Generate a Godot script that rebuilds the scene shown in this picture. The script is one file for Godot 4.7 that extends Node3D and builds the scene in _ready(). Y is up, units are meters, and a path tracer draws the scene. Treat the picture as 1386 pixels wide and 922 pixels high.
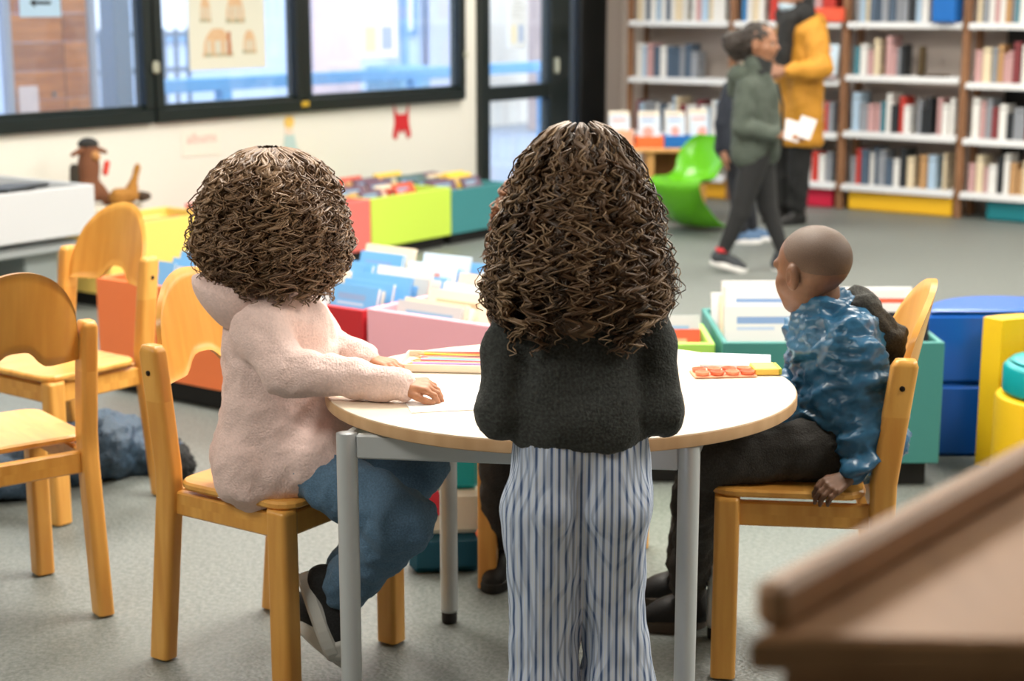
extends Node3D

# ---------------------------------------------------------------- base helpers
const TH := 0.6283185
const EYE := 1.5
var rng := RandomNumberGenerator.new()
var used := {}
var mats := {}
var cache := {}


# a point on the floor plan: metres to the right of and ahead of the photographer's feet, and height
func P(l: float, d: float, y: float = 0.0) -> Vector3:
	return Vector3(l * cos(TH) - d * sin(TH), y, -l * sin(TH) - d * cos(TH))


func facing(fl: float, fd: float) -> float:
	var w := P(fl, fd)
	return atan2(w.x, w.z)


func numbered(n: String) -> String:
	if not used.has(n):
		used[n] = 0
		return n
	used[n] += 1
	return n + "_%03d" % used[n]


func tag(o: Node3D, label: String, cat: String, group: String = "", kind: String = "") -> void:
	if label:
		o.set_meta("label", label)
	if cat:
		o.set_meta("category", cat)
	if group:
		o.set_meta("group", group)
	if kind:
		o.set_meta("kind", kind)


func thing(n: String, label: String, cat: String, at: Vector3 = Vector3.ZERO, turn: float = 0.0, group: String = "") -> Node3D:
	var o := Node3D.new()
	o.name = numbered(n)
	add_child(o)
	o.position = at
	o.rotation.y = turn
	tag(o, label, cat, group)
	return o


func part(parent: Node, n: String, mesh: Mesh, m: Material, at: Vector3 = Vector3.ZERO, rot: Vector3 = Vector3.ZERO) -> MeshInstance3D:
	var o := MeshInstance3D.new()
	o.name = n
	o.mesh = mesh
	if m:
		o.material_override = m
	parent.add_child(o, true)
	o.position = at
	o.rotation = rot
	o.cast_shadow = GeometryInstance3D.SHADOW_CASTING_SETTING_ON
	return o


func solo(n: String, mesh: Mesh, m: Material, at: Vector3, rot: Vector3, label: String, cat: String, group: String = "") -> MeshInstance3D:
	var o := part(self, numbered(n), mesh, m, at, rot)
	tag(o, label, cat, group)
	return o


func struct(n: String, mesh: Mesh, m: Material, at: Vector3, rot: Vector3 = Vector3.ZERO, label: String = "") -> MeshInstance3D:
	var o := part(self, numbered(n), mesh, m, at, rot)
	tag(o, label, "", "", "structure")
	return o


# ---------------------------------------------------------------- geometry collector
class G:
	var v := PackedVector3Array()
	var n := PackedVector3Array()
	var uv := PackedVector2Array()
	var ix := PackedInt32Array()

	func tri(a: int, b: int, c: int) -> void:
		ix.append(a)
		ix.append(b)
		ix.append(c)

	func flat(a: Vector3, b: Vector3, c: Vector3) -> void:
		var s := v.size()
		var nn := (a - c).cross(a - b).normalized()
		v.append(a)
		v.append(b)
		v.append(c)
		for k in 3:
			n.append(nn)
			uv.append(Vector2.ZERO)
			ix.append(s + k)

	func flat_out(a: Vector3, b: Vector3, c: Vector3, mid: Vector3) -> void:
		var nn := (a - c).cross(a - b)
		if nn.dot((a + b + c) / 3.0 - mid) < 0.0:
			flat(a, c, b)
		else:
			flat(a, b, c)

	func quad_out(a: Vector3, b: Vector3, c: Vector3, d: Vector3, mid: Vector3) -> void:
		flat_out(a, b, c, mid)
		flat_out(a, c, d, mid)

	# a closed ring swept through rings of equal size
	func loft(rings: Array, cap: bool = true) -> void:
		var s := v.size()
		var m: int = rings[0].size()
		for r in rings:
			for p in r:
				v.append(p)
				n.append(Vector3.UP)
				uv.append(Vector2.ZERO)
		for i in rings.size() - 1:
			for j in m:
				var a := s + i * m + j
				var b := s + i * m + (j + 1) % m
				tri(a, b, b + m)
				tri(a, b + m, a + m)
		if cap:
			for e in [0, rings.size() - 1]:
				var c := Vector3.ZERO
				for p in rings[e]:
					c += p
				c /= m
				var k := v.size()
				v.append(c)
				n.append(Vector3.UP)
				uv.append(Vector2.ZERO)
				for j in m:
					var a: int = s + e * m + j
					var b: int = s + e * m + (j + 1) % m
					if e == 0:
						tri(k, b, a)
					else:
						tri(k, a, b)

	# an open sheet of rows x columns
	func sheet(rows: Array) -> void:
		var s := v.size()
		var m: int = rows[0].size()
		for i in rows.size():
			for j in m:
				v.append(rows[i][j])
				n.append(Vector3.UP)
				uv.append(Vector2(float(j) / (m - 1), float(i) / (rows.size() - 1)))
		for i in rows.size() - 1:
			for j in m - 1:
				var a := s + i * m + j
				tri(a, a + 1, a + m + 1)
				tri(a, a + m + 1, a + m)

	func tube(pts: PackedVector3Array, rad: PackedFloat32Array, sides: int, cap: bool = true) -> void:
		var side := Vector3(0.31, 0.17, 0.93)
		var rings := []
		for i in pts.size():
			var t := pts[mini(i + 1, pts.size() - 1)] - pts[maxi(i - 1, 0)]
			if t.length_squared() < 1e-12:
				t = Vector3.UP
			t = t.normalized()
			side = side - t * side.dot(t)
			if side.length_squared() < 1e-6:
				side = t.cross(Vector3(1, 0, 0.2))
			side = side.normalized()
			var up := t.cross(side)
			var ring := PackedVector3Array()
			for j in sides:
				var a := TAU * j / sides
				ring.append(pts[i] + (side * cos(a) + up * sin(a)) * rad[i])
			rings.append(ring)
		loft(rings, cap)

	func smooth(from: int = 0) -> void:
		var acc := PackedVector3Array()
		acc.resize(v.size())
		for t in range(0, ix.size(), 3):
			var a := ix[t]
			var b := ix[t + 1]
			var c := ix[t + 2]
			var nn := (v[a] - v[c]).cross(v[a] - v[b])
			acc[a] += nn
			acc[b] += nn
			acc[c] += nn
		for i in range(from, v.size()):
			n[i] = acc[i].normalized() if acc[i].length_squared() > 0.0 else Vector3.UP

	func wrinkle(noise: FastNoiseLite, amp: float, stretch: Vector3) -> void:
		for i in v.size():
			v[i] += n[i] * noise.get_noise_3dv(v[i] * stretch) * amp

	func join(o: G, xf: Transform3D = Transform3D.IDENTITY) -> void:
		var s := v.size()
		for i in o.v.size():
			v.append(xf * o.v[i])
			n.append((xf.basis * o.n[i]).normalized())
			uv.append(o.uv[i])
		for k in o.ix:
			ix.append(s + k)

	func mesh(onto: ArrayMesh = null) -> ArrayMesh:
		var am := onto if onto else ArrayMesh.new()
		var ar := []
		ar.resize(Mesh.ARRAY_MAX)
		ar[Mesh.ARRAY_VERTEX] = v
		ar[Mesh.ARRAY_NORMAL] = n
		ar[Mesh.ARRAY_TEX_UV] = uv
		ar[Mesh.ARRAY_INDEX] = ix
		am.add_surface_from_arrays(Mesh.PRIMITIVE_TRIANGLES, ar)
		return am


# ---------------------------------------------------------------- distance field, meshed as surface nets
class Field:
	var lo: Vector3
	var h: float
	var nx: int
	var ny: int
	var nz: int
	var f := PackedFloat32Array()

	func _init(a: Vector3, b: Vector3, cell: float) -> void:
		lo = a
		h = cell
		nx = int(ceil((b.x - a.x) / cell)) + 1
		ny = int(ceil((b.y - a.y) / cell)) + 1
		nz = int(ceil((b.z - a.z) / cell)) + 1
		f.resize(nx * ny * nz)
		f.fill(1.0)

	func put(i: int, d: float, k: float) -> void:
		var o := f[i]
		if k > 0.0:
			var e := k - absf(o - d)
			if e > 0.0:
				f[i] = minf(o, d) - e * e * 0.25 / k
				return
		if d < o:
			f[i] = d

	func cap(a: Vector3, b: Vector3, ra: float, rb: float, k: float = 0.02) -> void:
		var m := maxf(ra, rb) + k + 2.5 * h
		var p0 := a.min(b) - Vector3(m, m, m) - lo
		var p1 := a.max(b) + Vector3(m, m, m) - lo
		var x0 := maxi(0, int(p0.x / h))
		var y0 := maxi(0, int(p0.y / h))
		var z0 := maxi(0, int(p0.z / h))
		var x1 := mini(nx - 1, int(p1.x / h))
		var y1 := mini(ny - 1, int(p1.y / h))
		var z1 := mini(nz - 1, int(p1.z / h))
		var ab := b - a
		var inv := 1.0 / maxf(ab.length_squared(), 1e-9)
		var dr := rb - ra
		for z in range(z0, z1 + 1):
			for y in range(y0, y1 + 1):
				var i := (z * ny + y) * nx + x0
				var p := lo + Vector3(x0 * h, y * h, z * h) - a
				for x in range(x0, x1 + 1):
					var t := clampf(p.dot(ab) * inv, 0.0, 1.0)
					var d := (p - ab * t).length() - ra - dr * t
					var o := f[i]
					var e := k - absf(o - d)
					if e > 0.0:
						f[i] = minf(o, d) - e * e * 0.25 / k
					elif d < o:
						f[i] = d
					p.x += h
					i += 1

	func ell(c: Vector3, r: Vector3, bs: Basis = Basis.IDENTITY, k: float = 0.02, carve: bool = false) -> void:
		var m: float = maxf(r.x, maxf(r.y, r.z)) + k + 2.5 * h
		var p0 := c - Vector3(m, m, m) - lo
		var p1 := c + Vector3(m, m, m) - lo
		var inv := bs.transposed()
		for z in range(maxi(0, int(p0.z / h)), mini(nz - 1, int(p1.z / h)) + 1):
			for y in range(maxi(0, int(p0.y / h)), mini(ny - 1, int(p1.y / h)) + 1):
				for x in range(maxi(0, int(p0.x / h)), mini(nx - 1, int(p1.x / h)) + 1):
					var p: Vector3 = inv * (lo + Vector3(x, y, z) * h - c)
					var q := p / r
					var k0 := q.length()
					var k1 := (q / r).length()
					var d := k0 * (k0 - 1.0) / maxf(k1, 1e-6) if k0 > 1e-5 else -minf(r.x, minf(r.y, r.z))
					var i := (z * ny + y) * nx + x
					if carve:
						f[i] = -f[i]
						put(i, d, k)
						f[i] = -f[i]
					else:
						put(i, d, k)

	# remove everything below a height
	func cut_below(y0: float) -> void:
		for z in nz:
			for y in ny:
				var d := y0 - (lo.y + y * h)
				if d < -3.0 * h:
					continue
				for x in nx:
					var i := (z * ny + y) * nx + x
					f[i] = maxf(f[i], d)

	func net() -> G:
		var g := G.new()
		var sx := 1
		var sy := nx
		var sz := nx * ny
		var id := PackedInt32Array()
		id.resize(f.size())
		id.fill(-1)
		var off := [0, sx, sy, sx + sy, sz, sx + sz, sy + sz, sx + sy + sz]
		var at := [Vector3(0, 0, 0), Vector3(1, 0, 0), Vector3(0, 1, 0), Vector3(1, 1, 0), Vector3(0, 0, 1), Vector3(1, 0, 1), Vector3(0, 1, 1), Vector3(1, 1, 1)]
		var edges := [0, 1, 0, 2, 0, 4, 1, 3, 1, 5, 2, 3, 2, 6, 3, 7, 4, 5, 4, 6, 5, 7, 6, 7]
		for z in nz - 1:
			for y in ny - 1:
				var i := (z * ny + y) * nx - 1
				for x in nx - 1:
					i += 1
					var a := f[i]
					if a > 3.0 * h or a < -3.0 * h:
						continue
					var s := a < 0.0
					if (f[i + 1] < 0.0) == s and (f[i + sy] < 0.0) == s and (f[i + sy + 1] < 0.0) == s and (f[i + sz] < 0.0) == s and (f[i + sz + 1] < 0.0) == s and (f[i + sz + sy] < 0.0) == s and (f[i + sz + sy + 1] < 0.0) == s:
						continue
					var sum := Vector3.ZERO
					var cnt := 0
					for e in range(0, 24, 2):
						var u: int = edges[e]
						var w: int = edges[e + 1]
						var fu := f[i + off[u]]
						var fw := f[i + off[w]]
						if (fu < 0.0) != (fw < 0.0):
							sum += at[u].lerp(at[w], fu / (fu - fw))
							cnt += 1
					id[i] = g.v.size()
					g.v.append(lo + (Vector3(x, y, z) + sum / cnt) * h)
					g.n.append(Vector3.UP)
					g.uv.append(Vector2.ZERO)
		for z in range(1, nz - 1):
			for y in range(1, ny - 1):
				var i := (z * ny + y) * nx
				for x in range(1, nx - 1):
					i += 1
					if id[i] < 0:
						continue
					var s := f[i] < 0.0
					if s != (f[i + sx] < 0.0):
						_quad(g, id[i - sy - sz], id[i - sz], id[i], id[i - sy], s)
					if s != (f[i + sy] < 0.0):
						_quad(g, id[i - sx - sz], id[i - sx], id[i], id[i - sz], s)
					if s != (f[i + sz] < 0.0):
						_quad(g, id[i - sx - sy], id[i - sy], id[i], id[i - sx], s)
		g.smooth()
		return g

	func _quad(g: G, a: int, b: int, c: int, d: int, s: bool) -> void:
		if a < 0 or b < 0 or c < 0 or d < 0:
			return
		if s:
			g.tri(a, c, b)
			g.tri(a, d, c)
		else:
			g.tri(a, b, c)
			g.tri(a, c, d)


# ---------------------------------------------------------------- ready-made shapes
func cbox(s: Vector3, b: float = 0.004) -> ArrayMesh:
	var key := "b%s_%s" % [s, b]
	if cache.has(key):
		return cache[key]
	var g := G.new()
	add_cbox(g, s, b)
	var m := g.mesh()
	cache[key] = m
	return m


func add_cbox(g: G, s: Vector3, b: float, at: Vector3 = Vector3.ZERO, bs: Basis = Basis.IDENTITY) -> void:
	var hs := s / 2.0
	b = minf(b, minf(hs.x, minf(hs.y, hs.z)) * 0.9)
	var o := G.new()
	var pt := func(ax: int, sx: int, sy: int, sz: int) -> Vector3:
		var r := Vector3(sx * (hs.x - b), sy * (hs.y - b), sz * (hs.z - b))
		r[ax] = [sx, sy, sz][ax] * hs[ax]
		return r
	for ax in 3:
		for sg in [-1, 1]:
			var c := []
			for q in [[-1, -1], [1, -1], [1, 1], [-1, 1]]:
				var sgn := [0, 0, 0]
				sgn[ax] = sg
				sgn[(ax + 1) % 3] = q[0]
				sgn[(ax + 2) % 3] = q[1]
				c.append(pt.call(ax, sgn[0], sgn[1], sgn[2]))
			o.quad_out(c[0], c[1], c[2], c[3], Vector3.ZERO)
	for ax in 3:
		for q in [[-1, -1], [1, -1], [1, 1], [-1, 1]]:
			var a1 := (ax + 1) % 3
			var a2 := (ax + 2) % 3
			var s1 := [0, 0, 0]
			s1[a1] = q[0]
			s1[a2] = q[1]
			var e := []
			for sg in [-1, 1]:
				var t := s1.duplicate()
				t[ax] = sg
				e.append(pt.call(a1, t[0], t[1], t[2]))
				e.append(pt.call(a2, t[0], t[1], t[2]))
			o.quad_out(e[0], e[1], e[3], e[2], Vector3.ZERO)
	for sx in [-1, 1]:
		for sy in [-1, 1]:
			for sz in [-1, 1]:
				o.flat_out(pt.call(0, sx, sy, sz), pt.call(1, sx, sy, sz), pt.call(2, sx, sy, sz), Vector3.ZERO)
	g.join(o, Transform3D(bs, at))


# a bevelled beam from a to b
func add_beam(g: G, a: Vector3, b: Vector3, w: float, t: float, bevel: float, side: Vector3 = Vector3.RIGHT) -> void:
	var up := (b - a).normalized()
	var x := (side - up * side.dot(up)).normalized()
	var z := x.cross(up)
	add_cbox(g, Vector3(w, (b - a).length(), t), bevel, (a + b) / 2.0, Basis(x, up, z))


func lathe(prof: Array, segs: int = 32) -> G:
	var g := G.new()
	var rings := []
	for p in prof:
		var ring := PackedVector3Array()
		for j in segs:
			var a := TAU * j / segs
			ring.append(Vector3(p[0] * cos(a), p[1], p[0] * sin(a)))
		rings.append(ring)
	g.loft(rings)
	g.smooth()
	return g


# an outline in x,y with thickness along z, edges chamfered by rings pulled inwards
func slab(poly: PackedVector2Array, t: float, bev: float = 0.003) -> G:
	var g := G.new()
	var ins := Geometry2D.offset_polygon(poly, -bev)
	var inner: PackedVector2Array = poly
	if ins.size() > 0 and ins[0].size() >= 3:
		inner = ins[0]
	var tr := Geometry2D.triangulate_polygon(inner)
	for s in [-1.0, 1.0]:
		for k in range(0, tr.size(), 3):
			var a := Vector3(inner[tr[k]].x, inner[tr[k]].y, s * t / 2)
			var b := Vector3(inner[tr[k + 1]].x, inner[tr[k + 1]].y, s * t / 2)
			var c := Vector3(inner[tr[k + 2]].x, inner[tr[k + 2]].y, s * t / 2)
			g.flat_out(a, b, c, Vector3(a.x, a.y, 0))
	if inner.size() != poly.size():
		var z := t / 2
		for i in inner.size():
			var p := inner[i]
			var q := inner[(i + 1) % inner.size()]
			g.flat(Vector3(p.x, p.y, -z), Vector3(q.x, q.y, -z), Vector3(q.x, q.y, z))
			g.flat(Vector3(p.x, p.y, -z), Vector3(q.x, q.y, z), Vector3(p.x, p.y, z))
		return g
	# match the inner start to the outer one
	var best := 0
	for i in inner.size():
		if inner[i].distance_to(poly[0]) < inner[best].distance_to(poly[0]):
			best = i
	var n := poly.size()
	for i in n:
		var p := poly[i]
		var q := poly[(i + 1) % n]
		var pi := inner[(best + i) % n]
		var qi := inner[(best + i + 1) % n]
		var zz := t / 2 - minf(bev, t * 0.4)
		var z2 := t / 2
		for s in [-1.0, 1.0]:
			g.flat(Vector3(p.x, p.y, s * zz), Vector3(q.x, q.y, s * zz), Vector3(qi.x, qi.y, s * z2))
			g.flat(Vector3(p.x, p.y, s * zz), Vector3(qi.x, qi.y, s * z2), Vector3(pi.x, pi.y, s * z2))
		g.flat(Vector3(p.x, p.y, -zz), Vector3(q.x, q.y, -zz), Vector3(q.x, q.y, zz))
		g.flat(Vector3(p.x, p.y, -zz), Vector3(q.x, q.y, zz), Vector3(p.x, p.y, zz))
	return g


func outline(fn: Callable, n: int) -> PackedVector2Array:
	var r := PackedVector2Array()
	for i in n:
		r.append(fn.call(float(i) / n))
	return r


func rounded_rect(w: float, h: float, r: float) -> PackedVector2Array:
	var o := PackedVector2Array()
	var cs := [Vector2(w / 2 - r, h / 2 - r), Vector2(-w / 2 + r, h / 2 - r), Vector2(-w / 2 + r, -h / 2 + r), Vector2(w / 2 - r, -h / 2 + r)]
	for k in 4:
		for j in 5:
			var a := PI / 2 * (k + j / 4.0)
			o.append(cs[k] + Vector2(cos(a), sin(a)) * r)
	return o


# ---------------------------------------------------------------- materials
func mat(c: Color, rough: float = 0.6, metal: float = 0.0) -> StandardMaterial3D:
	var key := "m%s_%s_%s" % [c, rough, metal]
	if mats.has(key):
		return mats[key]
	var m := StandardMaterial3D.new()
	m.albedo_color = c
	m.roughness = rough
	m.metallic = metal
	mats[key] = m
	return m


func noise(seed_: int, freq: float, oct: int = 3) -> FastNoiseLite:
	var n := FastNoiseLite.new()
	n.seed = seed_
	n.noise_type = FastNoiseLite.TYPE_SIMPLEX_SMOOTH
	n.frequency = freq
	n.fractal_octaves = oct
	return n


# colour varied by noise: grain, pile, weave
func grain(c1: Color, c2: Color, size: int, stretch: Vector2, freq: float, seed_: int, speck: float = 0.0) -> ImageTexture:
	var im := Image.create(size, size, false, Image.FORMAT_RGB8)
	var n := noise(seed_, freq)
	var r := RandomNumberGenerator.new()
	r.seed = seed_
	for y in size:
		for x in size:
			# blend two samples so that the tile closes
			var u := float(x) / size
			var a := n.get_noise_2d(x * stretch.x, y * stretch.y)
			var b := n.get_noise_2d((x - size) * stretch.x, y * stretch.y)
			var w := clampf((u - 0.75) * 4.0, 0.0, 1.0)
			var t := clampf(lerpf(a, b, w) * 0.9 + 0.5 + r.randf_range(-speck, speck), 0.0, 1.0)
			im.set_pixel(x, y, c1.lerp(c2, t))
	return ImageTexture.create_from_image(im)


func bump(size: int, freq: float, seed_: int, strength: float, stretch: Vector2 = Vector2.ONE) -> ImageTexture:
	var im := Image.create(size, size, false, Image.FORMAT_RGB8)
	var n := noise(seed_, freq)
	for y in size:
		for x in size:
			var t := clampf(n.get_noise_2d(x * stretch.x, y * stretch.y) * 0.5 + 0.5, 0.0, 1.0)
			im.set_pixel(x, y, Color(t, t, t))
	im.bump_map_to_normal_map(strength)
	return ImageTexture.create_from_image(im)


func cloth(c: Color, seed_: int, scale: float = 6.0, vary: float = 0.12, rough: float = 0.9, rim: float = 0.2) -> StandardMaterial3D:
	var m := StandardMaterial3D.new()
	var key := "weave%.2f" % vary
	if not cache.has(key):
		cache[key] = grain(Color(1.0 - vary * 1.4, 1.0 - vary * 1.4, 1.0 - vary * 1.4), Color(1, 1, 1), 128, Vector2.ONE, 0.11, seed_, 0.12)
	m.albedo_texture = cache[key]
	m.albedo_color = c.lightened(vary * 0.35)
	m.roughness = rough
	m.uv1_triplanar = true
	m.uv1_scale = Vector3.ONE * scale
	if not cache.has("clothbump"):
		cache["clothbump"] = bump(128, 0.16, 5, 5.0)
	m.normal_enabled = true
	m.normal_texture = cache["clothbump"]
	m.normal_scale = 0.5
	if rim > 0.0:
		m.rim_enabled = true
		m.rim = rim
	return m


func wood(c1: Color, c2: Color, seed_: int, rough: float = 0.38, scale: float = 1.6, stretch: Vector2 = Vector2(1.0, 0.12)) -> StandardMaterial3D:
	var m := StandardMaterial3D.new()
	m.albedo_texture = grain(c1, c2, 256, stretch, 0.05, seed_, 0.04)
	m.roughness = rough
	m.uv1_triplanar = true
	m.uv1_scale = Vector3.ONE * scale
	return m


func glass(alpha: float = 0.06) -> StandardMaterial3D:
	var m := StandardMaterial3D.new()
	m.transparency = BaseMaterial3D.TRANSPARENCY_ALPHA
	m.albedo_color = Color(0.85, 0.93, 1.0, alpha)
	m.roughness = 0.02
	return m


# ---------------------------------------------------------------- camera, sky, lights
func set_view() -> void:
	var cam := Camera3D.new()
	cam.name = "camera"
	add_child(cam)
	cam.position = Vector3(0, EYE, 0)
	cam.rotation = Vector3(-atan(456.0 / 2200.0), TH, 0)
	cam.fov = rad_to_deg(2.0 * atan(461.0 / 2200.0))
	cam.near = 0.05
	cam.far = 100.0
	var at := CameraAttributesPhysical.new()
	at.frustum_focal_length = 24.0 * 2200.0 / 922.0
	at.frustum_near = 0.05
	at.frustum_far = 100.0
	at.frustum_focus_distance = 3.15
	at.exposure_aperture = 3.4
	cam.attributes = at
	cam.current = true
	var we := WorldEnvironment.new()
	we.name = "environment"
	var e := Environment.new()
	e.background_mode = Environment.BG_SKY
	var sk := ProceduralSkyMaterial.new()
	sk.sky_top_color = Color(0.8, 0.87, 0.95)
	sk.sky_horizon_color = Color(0.92, 0.95, 1.0)
	sk.ground_bottom_color = Color(0.5, 0.5, 0.5)
	sk.ground_horizon_color = Color(0.8, 0.84, 0.9)
	sk.energy_multiplier = 3.7
	var sky := Sky.new()
	sky.sky_material = sk
	e.sky = sky
	e.tonemap_mode = Environment.TONE_MAPPER_LINEAR
	e.tonemap_exposure = 1.18
	e.sdfgi_enabled = true
	e.ssao_enabled = true
	e.ssil_enabled = true
	we.environment = e
	add_child(we)


func ceiling_lights() -> void:
	# [x, z, energy]
	var spots := [
		[-2.5, -3.7, 5.2], [-4.9, -3.7, 3.6], [0.2, -3.7, 2.8],
		[-2.5, -6.3, 4.4], [-4.9, -6.3, 3.0], [0.2, -6.3, 5.2],
		[-3.4, -9.3, 3.0], [-5.9, -9.3, 2.5], [-0.6, -9.3, 3.6],
		[-2.5, -0.2, 2.3], [-4.9, -0.2, 1.0],
	]
	var fm := mat(Color(0.9, 0.9, 0.9), 0.5)
	var em := StandardMaterial3D.new()
	em.albedo_color = Color(0.95, 0.95, 0.95)
	em.emission_enabled = true
	em.emission = Color(1.0, 0.97, 0.92)
	em.emission_energy_multiplier = 1.5
	var words := ["above the round table", "above the left chairs", "right of the round table lamp", "beyond the round table", "above the picture book bins", "right above the soft seats", "before the bookcases", "near the glass door", "at the right bookcase end", "behind the photographer", "behind the left chairs"]
	for i in spots.size():
		var s: Array = spots[i]
		var t := thing("ceiling_light", "square white ceiling light panel " + words[i], "ceiling light", Vector3(s[0], 2.9, s[1]), 0.0, "ceiling light panels")
		for k in 4:
			var a := PI / 2 * k
			part(t, "frame", cbox(Vector3(1.24, 0.05, 0.04), 0.004), fm, Vector3(sin(a) * 0.6, -0.025, cos(a) * 0.6), Vector3(0, a, 0))
		part(t, "diffuser", cbox(Vector3(1.16, 0.012, 1.16), 0.002), em, Vector3(0, -0.02, 0))
		var l := AreaLight3D.new()
		l.name = "light"
		t.add_child(l, true)
		l.position = Vector3(0, -0.06, 0)
		l.rotation = Vector3(-PI / 2, 0, 0)
		l.area_size = Vector2(1.1, 1.1)
		l.area_normalize_energy = true
		l.light_energy = s[2] * 1.9
		l.light_color = Color(1.0, 0.97, 0.925)
		l.area_range = 30.0
		l.area_attenuation = 2.0
		l.shadow_enabled = true


func _ready() -> void:
	rng.seed = 20240611
	set_view()
	ceiling_lights()
	build_room()
	build_outside()
	build_bookcases()
	build_bins()
	build_back_corner()
	build_soft_seats()
	build_table()
	build_chairs()
	build_floor_things()
	build_cabinet()
	build_people()
	build_wall_things()


# ---------------------------------------------------------------- the room
const WX := -7.3
const BZ := -11.6


func build_room() -> void:
	var carpet := StandardMaterial3D.new()
	carpet.albedo_texture = grain(Color(0.38, 0.405, 0.39), Color(0.49, 0.51, 0.495), 512, Vector2.ONE, 0.09, 3, 0.3)
	carpet.roughness = 0.5
	carpet.metallic_specular = 0.6
	carpet.uv1_triplanar = true
	carpet.uv1_world_triplanar = true
	carpet.uv1_scale = Vector3.ONE * 1.1
	carpet.normal_enabled = true
	carpet.normal_texture = bump(256, 0.3, 9, 4.0)
	carpet.normal_scale = 0.2
	var cream := mat(Color(0.885, 0.88, 0.845), 0.8)
	var taupe := mat(Color(0.78, 0.74, 0.71), 0.85)
	var white := mat(Color(0.88, 0.88, 0.86), 0.85)
	struct("floor", cbox(Vector3(10.7, 0.1, 14.5), 0.001), carpet, Vector3(-2.1, -0.05, -4.6), Vector3.ZERO, "grey green speckled carpet floor")
	struct("ceiling", cbox(Vector3(10.7, 0.1, 14.5), 0.001), white, Vector3(-2.1, 2.95, -4.6), Vector3.ZERO, "white ceiling")
	struct("wall_right", cbox(Vector3(0.15, 2.9, 14.5), 0.001), mat(Color(0.7, 0.69, 0.66), 0.85), Vector3(3.15, 1.45, -4.6))
	struct("wall_front", cbox(Vector3(10.7, 2.9, 0.15), 0.001), mat(Color(0.36, 0.355, 0.34), 0.8), Vector3(-2.1, 1.45, 2.6))
	struct("wall_back", cbox(Vector3(10.7, 2.9, 0.15), 0.001), taupe, Vector3(-2.1, 1.45, BZ - 0.075), Vector3.ZERO, "taupe wall behind the bookcases")
	# window wall: sill wall, lintel, solid ends
	struct("wall_left", cbox(Vector3(0.15, 0.82, 4.9), 0.001), cream, Vector3(WX - 0.075, 0.41, -7.03), Vector3.ZERO, "cream wall below the windows")
	struct("wall_left_upper", cbox(Vector3(0.15, 0.6, 14.2), 0.001), cream, Vector3(WX - 0.075, 2.6, -4.5))
	struct("wall_left_front", cbox(Vector3(0.15, 2.3, 7.2), 0.001), cream, Vector3(WX - 0.075, 1.15, -0.98))
	struct("wall_left_pier", cbox(Vector3(0.15, 2.3, 0.12), 0.002), cream, Vector3(WX - 0.075, 1.15, -9.54), Vector3.ZERO, "narrow cream pier between window and glass door")
	struct("wall_left_back", cbox(Vector3(0.15, 2.3, 0.34), 0.001), taupe, Vector3(WX - 0.075, 1.15, -11.43))
	var dark := mat(Color(0.055, 0.105, 0.1), 0.35)
	var gl := glass()
	var fittings := mat(Color(0.72, 0.73, 0.66), 0.4, 0.4)
	var brass := mat(Color(0.8, 0.66, 0.2), 0.4, 0.3)
	# three windows
	var spans := [[-4.6, -6.4], [-6.55, -7.66], [-7.8, -9.35]]
	for i in 3:
		var z0: float = spans[i][0]
		var z1: float = spans[i][1]
		var zc := (z0 + z1) / 2
		var w := Node3D.new()
		w.name = "window_%d" % (i + 1)
		add_child(w)
		w.position = Vector3(WX, 0.82, zc)
		tag(w, "", "", "", "structure")
		var len_ := absf(z1 - z0)
		part(w, "frame", cbox(Vector3(0.1, 0.08, len_ + 0.13), 0.006), dark, Vector3(0.0, 0.04, 0))
		part(w, "frame", cbox(Vector3(0.1, 0.08, len_ + 0.13), 0.006), dark, Vector3(0.0, 1.44, 0))
		for s in [-1, 1]:
			part(w, "frame", cbox(Vector3(0.1, 1.32, 0.066), 0.006), dark, Vector3(0.0, 0.74, s * (len_ / 2 + 0.035)))
		part(w, "sash", cbox(Vector3(0.05, 0.025, len_), 0.004), dark, Vector3(0.0, 0.0925, 0))
		part(w, "pane", cbox(Vector3(0.008, 1.32, len_), 0.001), gl, Vector3(-0.01, 0.74, 0))
		if i == 0:
			part(w, "latch", cbox(Vector3(0.03, 0.07, 0.05), 0.012), fittings, Vector3(0.06, 0.32, z1 - zc - 0.075))
		if i == 1:
			part(w, "cap", cbox(Vector3(0.01, 0.035, 0.07), 0.004), brass, Vector3(0.055, 0.05, z1 - zc - 0.06))
		if i == 2:
			part(w, "latch", cbox(Vector3(0.03, 0.05, 0.03), 0.01), fittings, Vector3(0.06, 0.32, z1 - zc - 0.05))
	# glazed door and dark posts beside it
	var d := Node3D.new()
	d.name = "door_1"
	add_child(d)
	d.position = Vector3(WX, 0, -10.18)
	tag(d, "glazed door with dark green frame and middle rail", "", "", "structure")
	part(d, "stile", cbox(Vector3(0.1, 2.3, 0.11), 0.006), dark, Vector3(0, 1.15, 0.525))
	part(d, "stile", cbox(Vector3(0.1, 2.3, 0.27), 0.006), dark, Vector3(0, 1.15, -0.445))
	part(d, "rail", cbox(Vector3(0.09, 0.11, 0.79), 0.006), dark, Vector3(0, 0.845, 0.08))
	part(d, "rail", cbox(Vector3(0.09, 0.15, 0.79), 0.006), dark, Vector3(0, 0.075, 0.08))
	part(d, "rail", cbox(Vector3(0.09, 0.12, 0.79), 0.006), dark, Vector3(0, 2.24, 0.08))
	part(d, "pane", cbox(Vector3(0.008, 1.28, 0.79), 0.001), gl, Vector3(0, 1.54, 0.08))
	part(d, "pane", cbox(Vector3(0.008, 0.64, 0.79), 0.001), gl, Vector3(0, 0.47, 0.08))
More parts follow.
